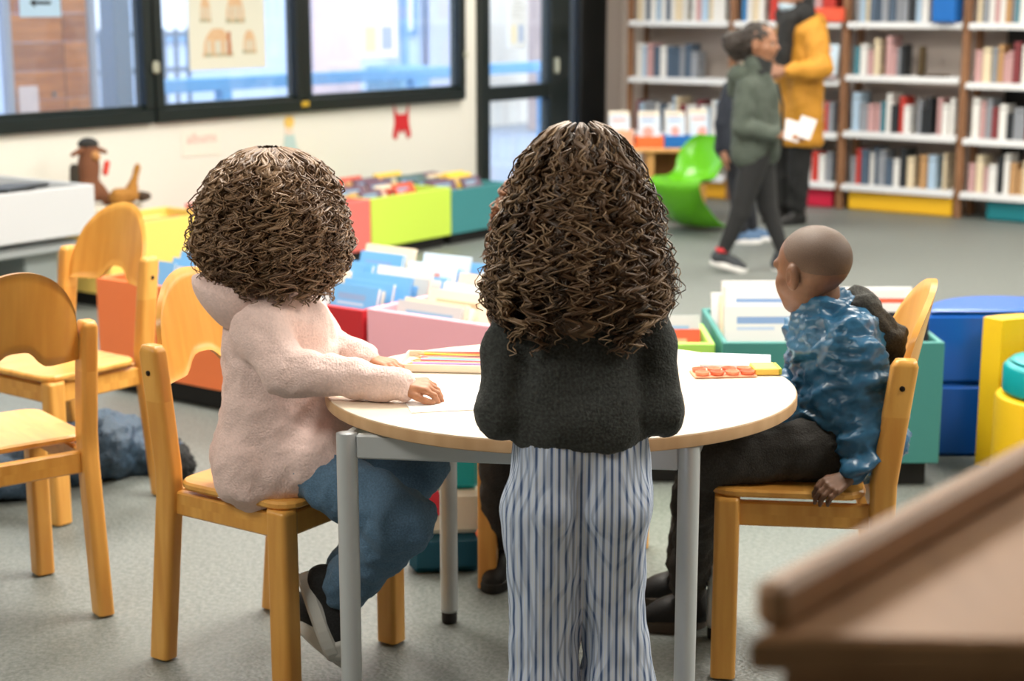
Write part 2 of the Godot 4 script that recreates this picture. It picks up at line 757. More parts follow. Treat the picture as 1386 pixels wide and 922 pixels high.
	part(d, "handle", cbox(Vector3(0.05, 0.12, 0.025), 0.01), fittings, Vector3(0.07, 1.03, -0.36))
	struct("trim_1", cbox(Vector3(0.14, 2.3, 0.38), 0.008), mat(Color(0.03, 0.05, 0.055), 0.35), Vector3(WX, 1.15, -11.07), Vector3.ZERO, "black post beside the glass door")
	var w4 := Node3D.new()
	w4.name = "window_4"
	add_child(w4)
	w4.position = Vector3(WX, 0, -10.85)
	tag(w4, "narrow glazed strip between the door and the black post", "", "", "structure")
	part(w4, "pane", cbox(Vector3(0.008, 2.3, 0.075), 0.001), gl, Vector3(0, 1.15, 0.0))
	# dark window post and pale pane on the back wall, seen through the right bookcase
	var w5 := Node3D.new()
	w5.name = "window_5"
	add_child(w5)
	w5.position = Vector3(-3.5, 0, BZ + 0.02)
	tag(w5, "dark framed pale window behind the rightmost bookcase", "", "", "structure")
	part(w5, "frame", cbox(Vector3(0.16, 2.0, 0.04), 0.004), mat(Color(0.03, 0.05, 0.055), 0.4), Vector3(-0.47, 1.0, 0.0))
	part(w5, "rail", cbox(Vector3(0.85, 0.09, 0.04), 0.004), mat(Color(0.03, 0.05, 0.055), 0.4), Vector3(0.035, 0.78, 0.0))
	part(w5, "blind", cbox(Vector3(0.85, 2.0, 0.01), 0.002), mat(Color(0.82, 0.78, 0.78), 0.8), Vector3(0.035, 1.0, -0.012))


func build_outside() -> void:
	var og := mat(Color(0.6, 0.62, 0.66), 0.9)
	struct("floor_outside", cbox(Vector3(9.0, 0.1, 26), 0.001), og, Vector3(-11.9, -0.06, -10), Vector3.ZERO, "pale paved courtyard beyond the windows")
	var far := mat(Color(0.75, 0.81, 0.9), 0.9)
	var cream := mat(Color(0.93, 0.9, 0.84), 0.9)
	struct("wall_outside", cbox(Vector3(0.2, 3.2, 10), 0.002), far, Vector3(-12.3, 1.6, -10.6), Vector3.ZERO, "pale blue facade across the courtyard")
	struct("wall_outside_back", cbox(Vector3(0.2, 3.2, 7), 0.002), cream, Vector3(-12.3, 1.6, -19.2), Vector3.ZERO, "cream facade seen through the glass door")
	struct("wall_outside_front", cbox(Vector3(4.9, 3.2, 0.2), 0.002), mat(Color(0.6, 0.66, 0.78), 0.9), Vector3(-10.0, 1.6, -4.7))
	# timber gate of wide boards
	var t := thing("timber_gate", "orange brown boarded timber gate seen through the left window", "gate", Vector3(-8.6, 0, -6.8), 0.0)
	var tones := [Color(0.72, 0.37, 0.06), Color(0.78, 0.43, 0.1), Color(0.64, 0.31, 0.04), Color(0.75, 0.4, 0.08)]
	var wm := []
	for i in 4:
		wm.append(wood(tones[i].darkened(0.15), tones[i].lightened(0.08), 40 + i, 0.5, 1.4, Vector2(0.12, 1.0)))
	for k in 11:
		var y := 0.09 + k * 0.18
		part(t, "board", cbox(Vector3(0.035, 0.177, 0.4), 0.003), wm[(k * 3) % 4], Vector3(0, y, 0.1))
		part(t, "board", cbox(Vector3(0.035, 0.177, 0.19), 0.003), wm[(k * 3 + 1) % 4], Vector3(0.006, y, -0.2))
	for s in [-1, 1]:
		part(t, "post", cbox(Vector3(0.06, 2.06, 0.05), 0.004), mat(Color(0.6, 0.63, 0.68), 0.5), Vector3(0.01, 1.03, s * 0.335))
	part(t, "bolt", cbox(Vector3(0.02, 0.03, 0.03), 0.008), mat(Color(0.4, 0.4, 0.38), 0.4, 0.6), Vector3(0.03, 0.93, 0.0))
	part(t, "bolt", cbox(Vector3(0.02, 0.03, 0.03), 0.008), mat(Color(0.4, 0.4, 0.38), 0.4, 0.6), Vector3(0.03, 0.82, -0.16))
	solo("notice", cbox(Vector3(0.004, 0.3, 0.15), 0.001), mat(Color(0.86, 0.78, 0.76), 0.7), Vector3(-8.575, 0.84, -6.6), Vector3.ZERO, "pale pink notice low on the timber gate", "notice")
	# dark column and railings beside the gate
	solo("column", cbox(Vector3(0.16, 3.0, 0.16), 0.01), mat(Color(0.33, 0.42, 0.5), 0.6), Vector3(-9.3, 1.5, -7.95), Vector3.ZERO, "slate blue column right of the timber gate outside", "column")
	var f := thing("railing", "thin grey bar railing beyond the left window", "railing", Vector3(-10.6, 0, -9.1))
	var rm := mat(Color(0.36, 0.44, 0.52), 0.5)
	part(f, "rail", cbox(Vector3(0.04, 0.04, 1.6), 0.004), rm, Vector3(0, 1.25, 0))
	part(f, "rail", cbox(Vector3(0.04, 0.04, 1.6), 0.004), rm, Vector3(0, 0.95, 0))
	for k in 12:
		part(f, "bar", cbox(Vector3(0.025, 1.3, 0.03), 0.003), rm, Vector3(0, 0.65, -0.75 + k * 0.136))
	solo("planter", cbox(Vector3(0.3, 0.62, 1.0), 0.02), mat(Color(0.66, 0.69, 0.76), 0.8), Vector3(-10.2, 0.31, -8.9), Vector3.ZERO, "grey planter block below the bar railing", "planter")
	# blue steel beam with posts
	var b := thing("blue_barrier", "bright blue steel barrier beam running behind the windows", "barrier", Vector3(-9.2, 0, -10.8))
	var bm := mat(Color(0.33, 0.62, 0.83), 0.45)
	part(b, "beam", cbox(Vector3(0.08, 0.1, 5.4), 0.008), bm, Vector3(0, 0.9, 0))
	for z in [1.9, -0.4, -2.4]:
		part(b, "post", cbox(Vector3(0.09, 0.86, 0.11), 0.006), bm, Vector3(-0.005, 0.43, z))
	# brick blocks below the beam
	var bk := [mat(Color(0.66, 0.48, 0.46), 0.85), mat(Color(0.73, 0.6, 0.6), 0.85), mat(Color(0.76, 0.5, 0.4), 0.85)]
	var spots := [[-9.9, -8.95, 0.5, 0], [-9.9, -10.3, 1.0, 1], [-9.9, -11.6, 0.9, 2]]
	for i in spots.size():
		var w := thing("low_brick_wall", ["rosy low brick wall seen in the middle window at left", "brown red low brick wall seen in the middle window", "orange low brick wall seen in the right window"][i], "low wall", Vector3(spots[i][0], 0, spots[i][1]))
		for r in 9:
			var n := int(float(spots[i][2]) / 0.22)
			for k in n:
				var off := 0.11 if r % 2 else 0.0
				part(w, "brick", cbox(Vector3(0.1, 0.07, 0.21), 0.006), bk[(spots[i][3] + (1 if (k * 7 + r * 3) % 5 == 0 else 0)) % 3], Vector3(0, 0.037 + r * 0.077, -float(spots[i][2]) / 2 + 0.11 + k * 0.22 + off * 0.5))
	# features of the far facade
	var lit := mat(Color(0.95, 0.96, 0.98), 0.7)
	var steel := mat(Color(0.45, 0.63, 0.78), 0.5)
	for i in 3:
		var z: float = [-10.3, -11.15, -14.75][i]
		var w := thing("facade_window", ["white far window seen through the left pane", "white far window behind the cream poster", "narrow white far window right of the white notice"][i], "window", Vector3(-12.2, 0, z), 0.0)
		part(w, "pane", cbox(Vector3(0.02, 1.1, [0.42, 0.36, 0.14][i]), 0.002), lit, Vector3(0.01, 1.75, 0))
		for s in [-1, 1]:
			part(w, "frame", cbox(Vector3(0.05, 1.2, 0.05), 0.004), steel, Vector3(0.02, 1.75, s * [0.24, 0.21, 0.1][i]))
		part(w, "frame", cbox(Vector3(0.05, 0.05, [0.53, 0.47, 0.25][i]), 0.004), steel, Vector3(0.02, 1.16, 0))
	solo("facade_panel", cbox(Vector3(0.04, 2.4, 0.75), 0.004), mat(Color(0.88, 0.78, 0.78), 0.85), Vector3(-12.1, 1.2, -13.4), Vector3.ZERO, "pale pink panel on the facade left of the white notice", "panel")
	solo("facade_panel", cbox(Vector3(0.04, 2.4, 0.9), 0.004), mat(Color(0.73, 0.74, 0.82), 0.85), Vector3(-12.1, 1.2, -15.45), Vector3.ZERO, "lilac grey panel on the facade in the right window", "panel")
	solo("downpipe", cbox(Vector3(0.1, 3.0, 0.1), 0.03), steel, Vector3(-12.05, 1.5, -14.5), Vector3.ZERO, "blue downpipe on the far facade", "pipe")
	solo("crate", cbox(Vector3(0.5, 0.85, 0.5), 0.02), mat(Color(0.42, 0.6, 0.7), 0.7), Vector3(-11.4, 0.425, -13.6), Vector3.ZERO, "blue grey bin standing below the white notice outside", "bin")
	var rk := thing("outdoor_shelf", "white shelf rack behind the upper door glass", "shelf", Vector3(-11.4, 0, -16.6), 0.0)
	for y in [0.45, 0.95, 1.45]:
		part(rk, "board", cbox(Vector3(0.3, 0.05, 0.7), 0.004), mat(Color(0.92, 0.93, 0.95), 0.6), Vector3(0, y, 0))
	for s in [-1, 1]:
		part(rk, "upright", cbox(Vector3(0.3, 1.9, 0.05), 0.004), mat(Color(0.78, 0.68, 0.64), 0.6), Vector3(0, 0.95, s * 0.36))
	part(rk, "back", cbox(Vector3(0.02, 1.9, 0.7), 0.002), mat(Color(0.62, 0.55, 0.55), 0.7), Vector3(-0.15, 0.95, 0))


# ---------------------------------------------------------------- printed sheets
func print_tex(kind: int, c: Color, seed_: int) -> ImageTexture:
	var w := 96
	var h := 128
	var im := Image.create(w, h, false, Image.FORMAT_RGB8)
	var r := RandomNumberGenerator.new()
	r.seed = seed_
	match kind:
		0:  # cream poster with four little arched buildings
			im.fill(c)
			for b in [[14, 60, 14, 24], [46, 58, 24, 27], [16, 90, 38, 26], [66, 92, 18, 22]]:
				var x0: int = b[0]
				var y0: int = b[1]
				for y in b[3]:
					for x in b[2]:
						var u: float = (x + 0.5) / b[2] * 2.0 - 1.0
						var t: float = 1.0 - float(y) / b[3]
						if u * u + t * t * 0.9 < 1.0:
							var col := Color(0.79, 0.63, 0.47).lerp(Color(0.88, 0.78, 0.65), r.randf() * 0.7)
							if fmod(absf(u) * 2.2, 1.0) < 0.45 and t < 0.6 and t > 0.15:
								col = c.darkened(0.06)
							if t < 0.15 and r.randf() < 0.5:
								col = Color(0.5, 0.58, 0.5)
							im.set_pixel(x0 + x, y0 + y, col)
			im.fill_rect(Rect2i(47, 93, 4, 22), Color(0.66, 0.38, 0.22))
		1:  # white notice with faint blue print
			im.fill(c)
			for k in 9:
				im.fill_rect(Rect2i(12 + r.randi() % 12, 10 + k * 7, 30 + r.randi() % 40, 3), c.darkened(0.1))
			im.fill_rect(Rect2i(14, 84, 26, 34), Color(0.93, 0.93, 0.84))
			im.fill_rect(Rect2i(56, 84, 26, 32), Color(0.68, 0.78, 0.93))
		2:  # picture book cover: title band, round motif, ground strip
			im.fill(c)
			var c2 := Color.from_hsv([0.02, 0.55, 0.58, 0.1][r.randi() % 4], 0.35, 0.88)
			var c3 := Color.from_hsv([0.02, 0.57, 0.6, 0.08][r.randi() % 4], 0.35, 0.78)
			im.fill_rect(Rect2i(14, 14, 50 + r.randi() % 24, 9), c3)
			im.fill_rect(Rect2i(14, 27, 30 + r.randi() % 30, 4), c3.lightened(0.4))
			var cx := 30 + r.randi() % 36
			var cy := 66 + r.randi() % 16
			var rr := 14 + r.randi() % 12
			for y in range(cy - rr, cy + rr):
				for x in range(cx - rr, cx + rr):
					if Vector2(x - cx, y - cy).length() < rr and x >= 0 and x < w and y < h:
						im.set_pixel(x, y, c2)
			im.fill_rect(Rect2i(0, 108, w, 20), c.darkened(0.25).lerp(c3, 0.4))
		3:  # sheet of paper with thin pencil drawing
			im.fill(c)
			for k in 5:
				var px := Vector2(r.randf_range(15, 80), r.randf_range(15, 110))
				var a := r.randf() * TAU
				for s in 60:
					a += r.randf_range(-0.35, 0.45)
					px += Vector2(cos(a), sin(a)) * 1.1
					if px.x > 3 and px.x < w - 3 and px.y > 3 and px.y < h - 3:
						im.set_pixel(int(px.x), int(px.y), [Color(0.6, 0.6, 0.62), Color(0.85, 0.6, 0.5), Color(0.6, 0.75, 0.6)][k % 3])
	return ImageTexture.create_from_image(im)


func print_mat(kind: int, c: Color, seed_: int, rough: float = 0.6) -> StandardMaterial3D:
	var m := StandardMaterial3D.new()
	m.albedo_texture = print_tex(kind, c, seed_)
	m.roughness = rough
	return m


# a thin card with its print on the front (+z)
func card(w: float, h: float, t: float) -> ArrayMesh:
	var key := "card%s_%s_%s" % [w, h, t]
	if cache.has(key):
		return cache[key]
	var g := G.new()
	add_cbox(g, Vector3(w, h, t), t * 0.2)
	for i in g.v.size():
		g.uv[i] = Vector2(g.v[i].x / w + 0.5, 0.5 - g.v[i].y / h)
	var m := g.mesh()
	cache[key] = m
	return m


# a closed book: cover boards and spine wrap a block of pages; x = width, y = height, z = thickness, front at +z
func book_cover(w: float, h: float, t: float) -> ArrayMesh:
	var key := "cov%s_%s_%s" % [w, h, t]
	if cache.has(key):
		return cache[key]
	var g := G.new()
	var c := minf(0.003, t * 0.15)
	add_cbox(g, Vector3(w, h, c), c * 0.3, Vector3(0, 0, t / 2 - c / 2))
	add_cbox(g, Vector3(w, h, c), c * 0.3, Vector3(0, 0, -t / 2 + c / 2))
	add_cbox(g, Vector3(c, h, t), c * 0.3, Vector3(-w / 2 + c / 2, 0, 0))
	for i in g.v.size():
		g.uv[i] = Vector2(g.v[i].x / w + 0.5, 0.5 - g.v[i].y / h)
	var m := g.mesh()
	cache[key] = m
	return m


func ordinal(i: int) -> String:
	return ["first", "second", "third", "fourth", "fifth", "sixth", "seventh", "eighth", "ninth", "tenth", "eleventh", "twelfth", "thirteenth", "fourteenth", "fifteenth", "sixteenth", "seventeenth", "eighteenth", "nineteenth", "twentieth", "twenty-first", "twenty-second", "twenty-third", "twenty-fourth", "twenty-fifth", "twenty-sixth", "twenty-seventh"][i]


# ---------------------------------------------------------------- bookcases
func spine_tex(seed_: int) -> ImageTexture:
	var r := RandomNumberGenerator.new()
	r.seed = seed_
	var im := Image.create(32, 96, false, Image.FORMAT_RGB8)
	im.fill(Color(1, 1, 1))
	im.fill_rect(Rect2i(0, 8 + r.randi() % 8, 32, 3 + r.randi() % 3), Color(0.72, 0.72, 0.72))
	var y := 26
	while y < 66:
		im.fill_rect(Rect2i(11, y, 10, 3), Color(0.6, 0.6, 0.6))
		y += 5 + r.randi() % 3
	im.fill_rect(Rect2i(2, 80, 28, 10), Color(0.93, 0.93, 0.9))
	return ImageTexture.create_from_image(im)


func build_bookcases() -> void:
	var up := wood(Color(0.5, 0.35, 0.24), Color(0.62, 0.45, 0.32), 21, 0.5)
	var shelf := mat(Color(0.88, 0.89, 0.9), 0.45)
	var pages := mat(Color(0.93, 0.9, 0.84), 0.85)
	var xs := [-7.0, -6.06, -5.13, -4.22, -3.31]
	var zf := -11.2
	var dp := 0.3
	var where := ["corner bookcase", "bookcase behind the yellow coat", "bookcase above the yellow box", "rightmost bookcase"]
	var palette := [
		["white", Color(0.88, 0.88, 0.87)], ["pale blue", Color(0.66, 0.76, 0.85)], ["grey", Color(0.55, 0.57, 0.6)], ["slate blue", Color(0.3, 0.37, 0.45)],
		["cream", Color(0.86, 0.8, 0.68)], ["teal", Color(0.27, 0.5, 0.56)], ["red", Color(0.76, 0.22, 0.18)], ["dark brown", Color(0.32, 0.2, 0.13)],
		["orange", Color(0.85, 0.47, 0.2)], ["black", Color(0.14, 0.16, 0.18)], ["dusty pink", Color(0.76, 0.6, 0.6)], ["bright blue", Color(0.2, 0.5, 0.74)],
		["yellow", Color(0.88, 0.68, 0.22)], ["maroon", Color(0.48, 0.2, 0.22)], ["sage green", Color(0.6, 0.68, 0.58)], ["tan", Color(0.72, 0.56, 0.38)]]
	var weights := [[0, 0, 0, 1, 1, 2, 3, 10, 2, 4, 0, 1, 13], [0, 1, 2, 0, 10, 4, 6, 1, 11, 0, 2], [2, 3, 9, 3, 2, 0, 5, 1, 2, 0, 15, 10, 9, 4, 1, 6, 0], [0, 10, 13, 4, 2, 0, 9, 15, 5, 0, 4, 10]]
	var spines := []
	for k in 4:
		spines.append(spine_tex(60 + k))
	var covers := {}
	for i in palette.size():
		for k in 2:
			var m := StandardMaterial3D.new()
			m.albedo_color = palette[i][1]
			m.albedo_texture = spines[(i + k * 2) % 4]
			m.roughness = 0.55
			covers["%d_%d" % [i, k]] = m
	# shelf top heights per bay, from the top one down
	var rows := [[1.37, 0.93, 0.5, 0.18], [1.37, 0.95, 0.56, 0.19], [1.37, 0.99, 0.58, 0.19], [1.37, 0.96, 0.57, 0.19]]
	var names := ["top shelf", "second shelf", "third shelf", "bottom shelf"]
	for b in 4:
		var xc: float = (xs[b] + xs[b + 1]) / 2
		var w: float = xs[b + 1] - xs[b]
		var t := thing("bookcase", ["brown upright white shelved bookcase nearest the corner", "bookcase with white shelves behind the woman in yellow", "bookcase of dark books above the long yellow box", "bookcase at the right edge above the teal box"][b], "bookcase", Vector3(xc, 0, zf - dp / 2), 0.0, "wall bookcases")
		for s in [-1, 1]:
			part(t, "upright", cbox(Vector3(0.024, 2.2, 0.06), 0.003), up, Vector3(s * (w / 2 - 0.0125), 1.1, dp / 2 - 0.03))
			part(t, "upright", cbox(Vector3(0.024, 2.2, 0.05), 0.003), up, Vector3(s * (w / 2 - 0.0125), 1.1, -dp / 2 + 0.025))
		for y in rows[b] + [1.78]:
			part(t, "shelf", cbox(Vector3(w - 0.052, 0.028, dp + 0.02), 0.003), shelf, Vector3(0, y - 0.014, 0.01))
			part(t, "shelf_lip", cbox(Vector3(w - 0.052, 0.036, 0.012), 0.003), shelf, Vector3(0, y - 0.026, dp / 2 + 0.026))
		for r in 4:
			var y: float = rows[b][r]
			var x: float = xs[b] + 0.06
			var end: float = xs[b + 1] - 0.07
			var slot := 0
			if r == 1:
				end -= [0.16, 0.16, 0.36, 0.0][b]
			if r == 0 and b == 2:
				end -= 0.19
			while x < end:
				var th := rng.randf_range(0.026, 0.062)
				var hh := rng.randf_range(0.185, 0.285)
				var dd := hh * rng.randf_range(0.62, 0.74)
				if x + th > end:
					break
				var ci: int = weights[b][rng.randi() % weights[b].size()]
				var lean := rng.randf_range(-0.003, 0.003)
				# the spine of the cover mesh faces -x: turn it to face the room
				var o := Node3D.new()
				o.name = numbered("book")
				add_child(o)
				o.position = Vector3(x + th / 2, y + hh / 2 + absf(sin(lean)) * th / 2 + 0.001, zf - dd / 2 - 0.035 - rng.randf() * 0.02)
				var q := Basis(Vector3(0, 0, -1), -PI / 2) * Basis(Vector3.UP, 0)
				o.rotation = Vector3(0, PI / 2, lean * 0.0)
				o.rotate(Vector3(0, 0, 1), lean)
				var wv := snappedf(dd, 0.02)
				var tv := snappedf(th, 0.006)
				var hv := snappedf(hh, 0.02)
				o.position.y = y + hv / 2 + absf(sin(lean)) * tv / 2 + 0.0015
				part(o, "cover", book_cover(wv, hv, tv), covers["%d_%d" % [ci, rng.randi() % 2]])
				part(o, "pages", cbox(Vector3(wv - 0.012, hv - 0.01, tv - 0.0065), 0.001), pages)
				tag(o, "%s book, %s from left, %s, %s" % [palette[ci][0], ordinal(slot), names[r], where[b]], "book", "books on the %s of the %s" % [names[r], where[b]])
				x += tv + (0.002 if absf(lean) < 0.05 else 0.03) + (0.0015 if rng.randf() < 0.93 else 0.05)
				slot += 1
	# small shelf signs and a blue display box
	solo("shelf_sign", cbox(Vector3(0.3, 0.1, 0.04), 0.004), mat(Color(0.92, 0.36, 0.24), 0.5), Vector3(-5.28, 1.421, -11.17), Vector3.ZERO, "small orange red sign block on the top shelf", "sign")
	solo("shelf_sign", cbox(Vector3(0.14, 0.07, 0.03), 0.004), mat(Color(0.93, 0.42, 0.3), 0.5), Vector3(-5.27, 1.16, -11.21), Vector3.ZERO, "small orange red sign above the displayed book", "sign")
	var bb := thing("display_box", "bright blue box at the right end of the top shelf", "box", Vector3(-4.36, 1.37, -11.25))
	part(bb, "body", cbox(Vector3(0.17, 0.17, 0.15), 0.008), mat(Color(0.06, 0.4, 0.72), 0.4), Vector3(0, 0.088, 0.06))
	part(bb, "lid", cbox(Vector3(0.175, 0.14, 0.155), 0.008), mat(Color(0.05, 0.26, 0.5), 0.4), Vector3(0, 0.246, 0.06))
	var ow := thing("bookend", "dark wooden bookend standing alone on the second shelf", "bookend", Vector3(-4.52, 0.99, -11.25))
	part(ow, "base", cbox(Vector3(0.2, 0.012, 0.12), 0.003), mat(Color(0.3, 0.24, 0.16), 0.5), Vector3(0.06, 0.0075, 0))
	part(ow, "plate", cbox(Vector3(0.03, 0.2, 0.1), 0.012), mat(Color(0.32, 0.26, 0.15), 0.5), Vector3(-0.03, 0.114, 0))
	var db := thing("display_book", "displayed blue and white book standing front out in the second bay", "book", Vector3(-5.27, 0.951, -11.175))
	part(db, "cover", card(0.2, 0.26, 0.012), print_mat(2, Color(0.8, 0.88, 0.94), 77), Vector3(0, 0.128, 0), Vector3(-0.15, 0, 0))
	# coloured boxes pushed under the bottom shelf
	var bx := [[-6.13, 0.3, Color(0.9, 0.66, 0.12), "short yellow box below the bookcase by the green chair"], [-5.5, 0.62, Color(0.76, 0.1, 0.24), "crimson box under the bookcase behind the woman"], [-4.66, 0.8, Color(0.92, 0.72, 0.13), "long yellow box under the bookcase of dark books"], [-3.68, 0.66, Color(0.03, 0.44, 0.48), "teal box under the rightmost bookcase"]]
	for e in bx:
		var t := thing("storage_box", e[3], "box", Vector3(e[0], 0, -11.24), 0.0, "boxes under the bookcases")
		part(t, "front", cbox(Vector3(e[1], 0.14, 0.03), 0.012), mat(e[2], 0.5), Vector3(0, 0.072, 0.015))
		part(t, "body", cbox(Vector3(e[1] - 0.02, 0.13, 0.2), 0.004), mat(e[2], 0.55), Vector3(0, 0.067, -0.101))


# ---------------------------------------------------------------- picture book bins
func bin_unit(label: String, at: Vector3, turn: float, w: float, dp: float, h: float, plinth: float, c: Color) -> Node3D:
	var t := thing("book_bin", label, "book bin", at, turn, "picture book bins")
	var m := mat(c, 0.55)
	var mi := m
	var y := (h + plinth) / 2
	var k := 0.018
	part(t, "front_panel", cbox(Vector3(w, h - plinth, k), 0.003), m, Vector3(0, y, dp / 2 - k / 2))
	part(t, "back_panel", cbox(Vector3(w, h - plinth, k), 0.003), m, Vector3(0, y, -dp / 2 + k / 2))
	for s in [-1, 1]:
		part(t, "side_panel", cbox(Vector3(k, h - plinth - 0.002, dp - 2 * k - 0.001), 0.003), mi if s < 0 else m, Vector3(s * (w / 2 - k / 2), y, 0))
	part(t, "bin_floor", cbox(Vector3(w - 2 * k, 0.015, dp - 2 * k), 0.002), mi, Vector3(0, plinth + 0.1, 0))
	part(t, "plinth", cbox(Vector3(w - 0.06, plinth, dp - 0.08), 0.004), mat(Color(0.07, 0.07, 0.07), 0.7), Vector3(0, plinth / 2, 0))
	return t


# a column of books leaning back in a bin, covers to the front
func bin_books(bin: Node3D, where: String, x: float, z0: float, z1: float, n: int, fl: float, sizes: Array, cols: Array, lean0: float = -0.3) -> void:
	for i in n:
		var u := float(i) / maxi(n - 1, 1)
		var w: float = snappedf(rng.randf_range(sizes[0], sizes[1]), 0.02)
		var h: float = snappedf(rng.randf_range(sizes[2], sizes[3]), 0.02)
		var t := snappedf(rng.randf_range(0.008, 0.022), 0.004)
		var ci: Array = cols[rng.randi() % cols.size()]
		var lean := lean0 + rng.randf_range(-0.03, 0.03)
		var o := Node3D.new()
		o.name = numbered("picture_book")
		add_child(o)
		var loc := Vector3(x + rng.randf_range(-0.015, 0.015), fl + h / 2 * cos(lean) + t / 2 * absf(sin(lean)) + 0.002, lerpf(z0, z1, u) + h / 2 * sin(lean))
		o.transform = bin.transform * Transform3D(Basis.from_euler(Vector3(lean, rng.randf_range(-0.04, 0.04), 0)), loc)
		var key := "pb%s_%d" % [ci[0], rng.randi() % 2]
		if not mats.has(key):
			mats[key] = print_mat(2, ci[1], hash(key) % 9999, 0.35)
		part(o, "cover", book_cover(w, h, t), mats[key])
		part(o, "pages", cbox(Vector3(w - 0.01, h - 0.008, t - 0.0062), 0.001), mat(Color(0.94, 0.93, 0.9), 0.8))
		tag(o, "%s picture book, %s from the front in %s" % [ci[0], ordinal(i), where], "book", "picture books in " + where)


func build_bins() -> void:
	var zc := -4.53
	var dp := 0.8
	var white := ["white", Color(0.87, 0.87, 0.86)]
	var blue := ["sky blue", Color(0.42, 0.66, 0.86)]
	var pale := ["pale blue", Color(0.78, 0.86, 0.93)]
	var cream := ["cream", Color(0.93, 0.87, 0.76)]
	var red := ["orange red", Color(0.85, 0.35, 0.25)]
	var grey := ["grey", Color(0.72, 0.74, 0.74)]
	var o1 := bin_unit("orange book bin behind the wooden chairs", Vector3(-4.67, 0, zc), 0, 0.7, dp, 0.45, 0.085, Color(0.96, 0.5, 0.27))
	var r1 := bin_unit("red book bin left of the pink one", Vector3(-3.965, 0, zc), 0, 0.66, dp, 0.47, 0.085, Color(0.74, 0.12, 0.16))
	var p1 := bin_unit("pink book bin behind the table", Vector3(-3.285, 0, zc), 0, 0.66, dp, 0.48, 0.085, Color(0.92, 0.68, 0.74))
	var gc := P(0.45, 5.13)
	var g1 := bin_unit("light green book bin right of the pink one", gc, TH, 0.37, 0.32, 0.46, 0.085, Color(0.66, 0.87, 0.38))
	var s := [0.22, 0.28, 0.26, 0.34]
	bin_books(o1, "the left side of the orange bin", -0.17, 0.33, -0.28, 11, 0.2, s, [pale, white, blue, ["yellow", Color(0.95, 0.8, 0.3)]])
	bin_books(o1, "the right side of the orange bin", 0.17, 0.33, -0.28, 11, 0.2, s, [white, pale, blue, ["yellow", Color(0.95, 0.8, 0.3)]])
	bin_books(r1, "the left side of the red bin", -0.165, 0.34, -0.3, 13, 0.23, s, [pale, white, blue, cream])
	bin_books(r1, "the right side of the red bin", 0.165, 0.34, -0.3, 14, 0.23, s, [white, blue, pale, blue, grey])
	bin_books(p1, "the left side of the pink bin", -0.165, 0.34, -0.3, 14, 0.22, s, [white, grey, cream, white, red])
	bin_books(p1, "the right side of the pink bin", 0.165, 0.34, -0.3, 13, 0.22, s, [white, cream, red, white, cream])
	bin_books(g1, "the light green bin", 0.03, 0.08, -0.04, 4, 0.2, s, [["dark brown", Color(0.35, 0.22, 0.2)], cream, red, grey])
	# large bin at the right, seen square on
	var tc := P(1.0, 5.23)
	var t1 := bin_unit("teal book bin behind the boy", Vector3(tc.x, 0, tc.z), TH, 0.69, 0.58, 0.47, 0.08, Color(0.24, 0.52, 0.5))
	var s2 := [0.26, 0.3, 0.28, 0.36]
	bin_books(t1, "the left side of the teal bin", -0.17, 0.2, -0.17, 7, 0.24, s2, [white, cream, white, white, cream], -0.2)
	bin_books(t1, "the right side of the teal bin", 0.17, 0.2, -0.17, 9, 0.24, s2, [white, red, ["maroon", Color(0.55, 0.2, 0.22)], cream, white, ["black", Color(0.15, 0.15, 0.17)]], -0.2)
	# row along the window wall
	var xw := -6.66
	var row := [[-5.65, 0.74, Color(0.96, 0.82, 0.42), 0.42, "pale yellow book bin under the windows"], [-6.85, 0.8, Color(0.9, 0.45, 0.42), 0.37, "coral book bin under the windows"], [-7.64, 0.76, Color(0.78, 0.9, 0.32), 0.37, "lime green book bin under the windows"], [-8.34, 0.62, Color(0.24, 0.53, 0.55), 0.35, "teal book bin nearest the glass door"]]
	var ww := ["the pale yellow bin", "the coral bin", "the lime bin", "the far teal bin"]
	var cc := [[["pale green", Color(0.7, 0.88, 0.55)], ["yellow", Color(0.95, 0.8, 0.3)], red], [grey, cream, ["black", Color(0.2, 0.2, 0.22)]], [["tan", Color(0.88, 0.66, 0.35)], ["plum", Color(0.45, 0.35, 0.42)], red, cream], [["slate", Color(0.35, 0.45, 0.45)], ["plum", Color(0.45, 0.35, 0.42)], cream, ["yellow", Color(0.85, 0.75, 0.25)]]]
	for i in 4:
		var u := bin_unit(row[i][4], Vector3(xw + (0.16 if i == 0 else 0.0), 0, row[i][0]), PI / 2, row[i][1], 0.4 if i == 0 else 0.72, row[i][3], 0.07, row[i][2])
		for k in 2:
			bin_books(u, "%s, %s side" % [ww[i], ["near", "far"][k]], (k * 2 - 1) * float(row[i][1]) * 0.23, 0.08 if i == 0 else 0.26, -0.04 if i == 0 else -0.2, 3 if i == 0 else 8, 0.17, [0.2, 0.26, 0.22, 0.27], cc[i], -0.5)
	# white trolley bin at the far left
	var t := thing("white_bin_trolley", "white deep browsing box on grey legs at the left wall", "book trolley", Vector3(-6.72, 0, -4.55), PI / 2)
	var wm := mat(Color(0.77, 0.78, 0.79), 0.4)
	part(t, "front_panel", cbox(Vector3(1.3, 0.24, 0.02), 0.006), wm, Vector3(0, 0.52, 0.42))
	part(t, "back_panel", cbox(Vector3(1.3, 0.24, 0.02), 0.006), wm, Vector3(0, 0.52, -0.42))
	for sg in [-1, 1]:
		part(t, "side_panel", cbox(Vector3(0.02, 0.238, 0.818), 0.006), wm, Vector3(sg * 0.64, 0.52, 0))
		part(t, "leg_panel", cbox(Vector3(0.2, 0.4, 0.5), 0.01), mat(Color(0.62, 0.66, 0.66), 0.5), Vector3(sg * 0.45, 0.2, 0))
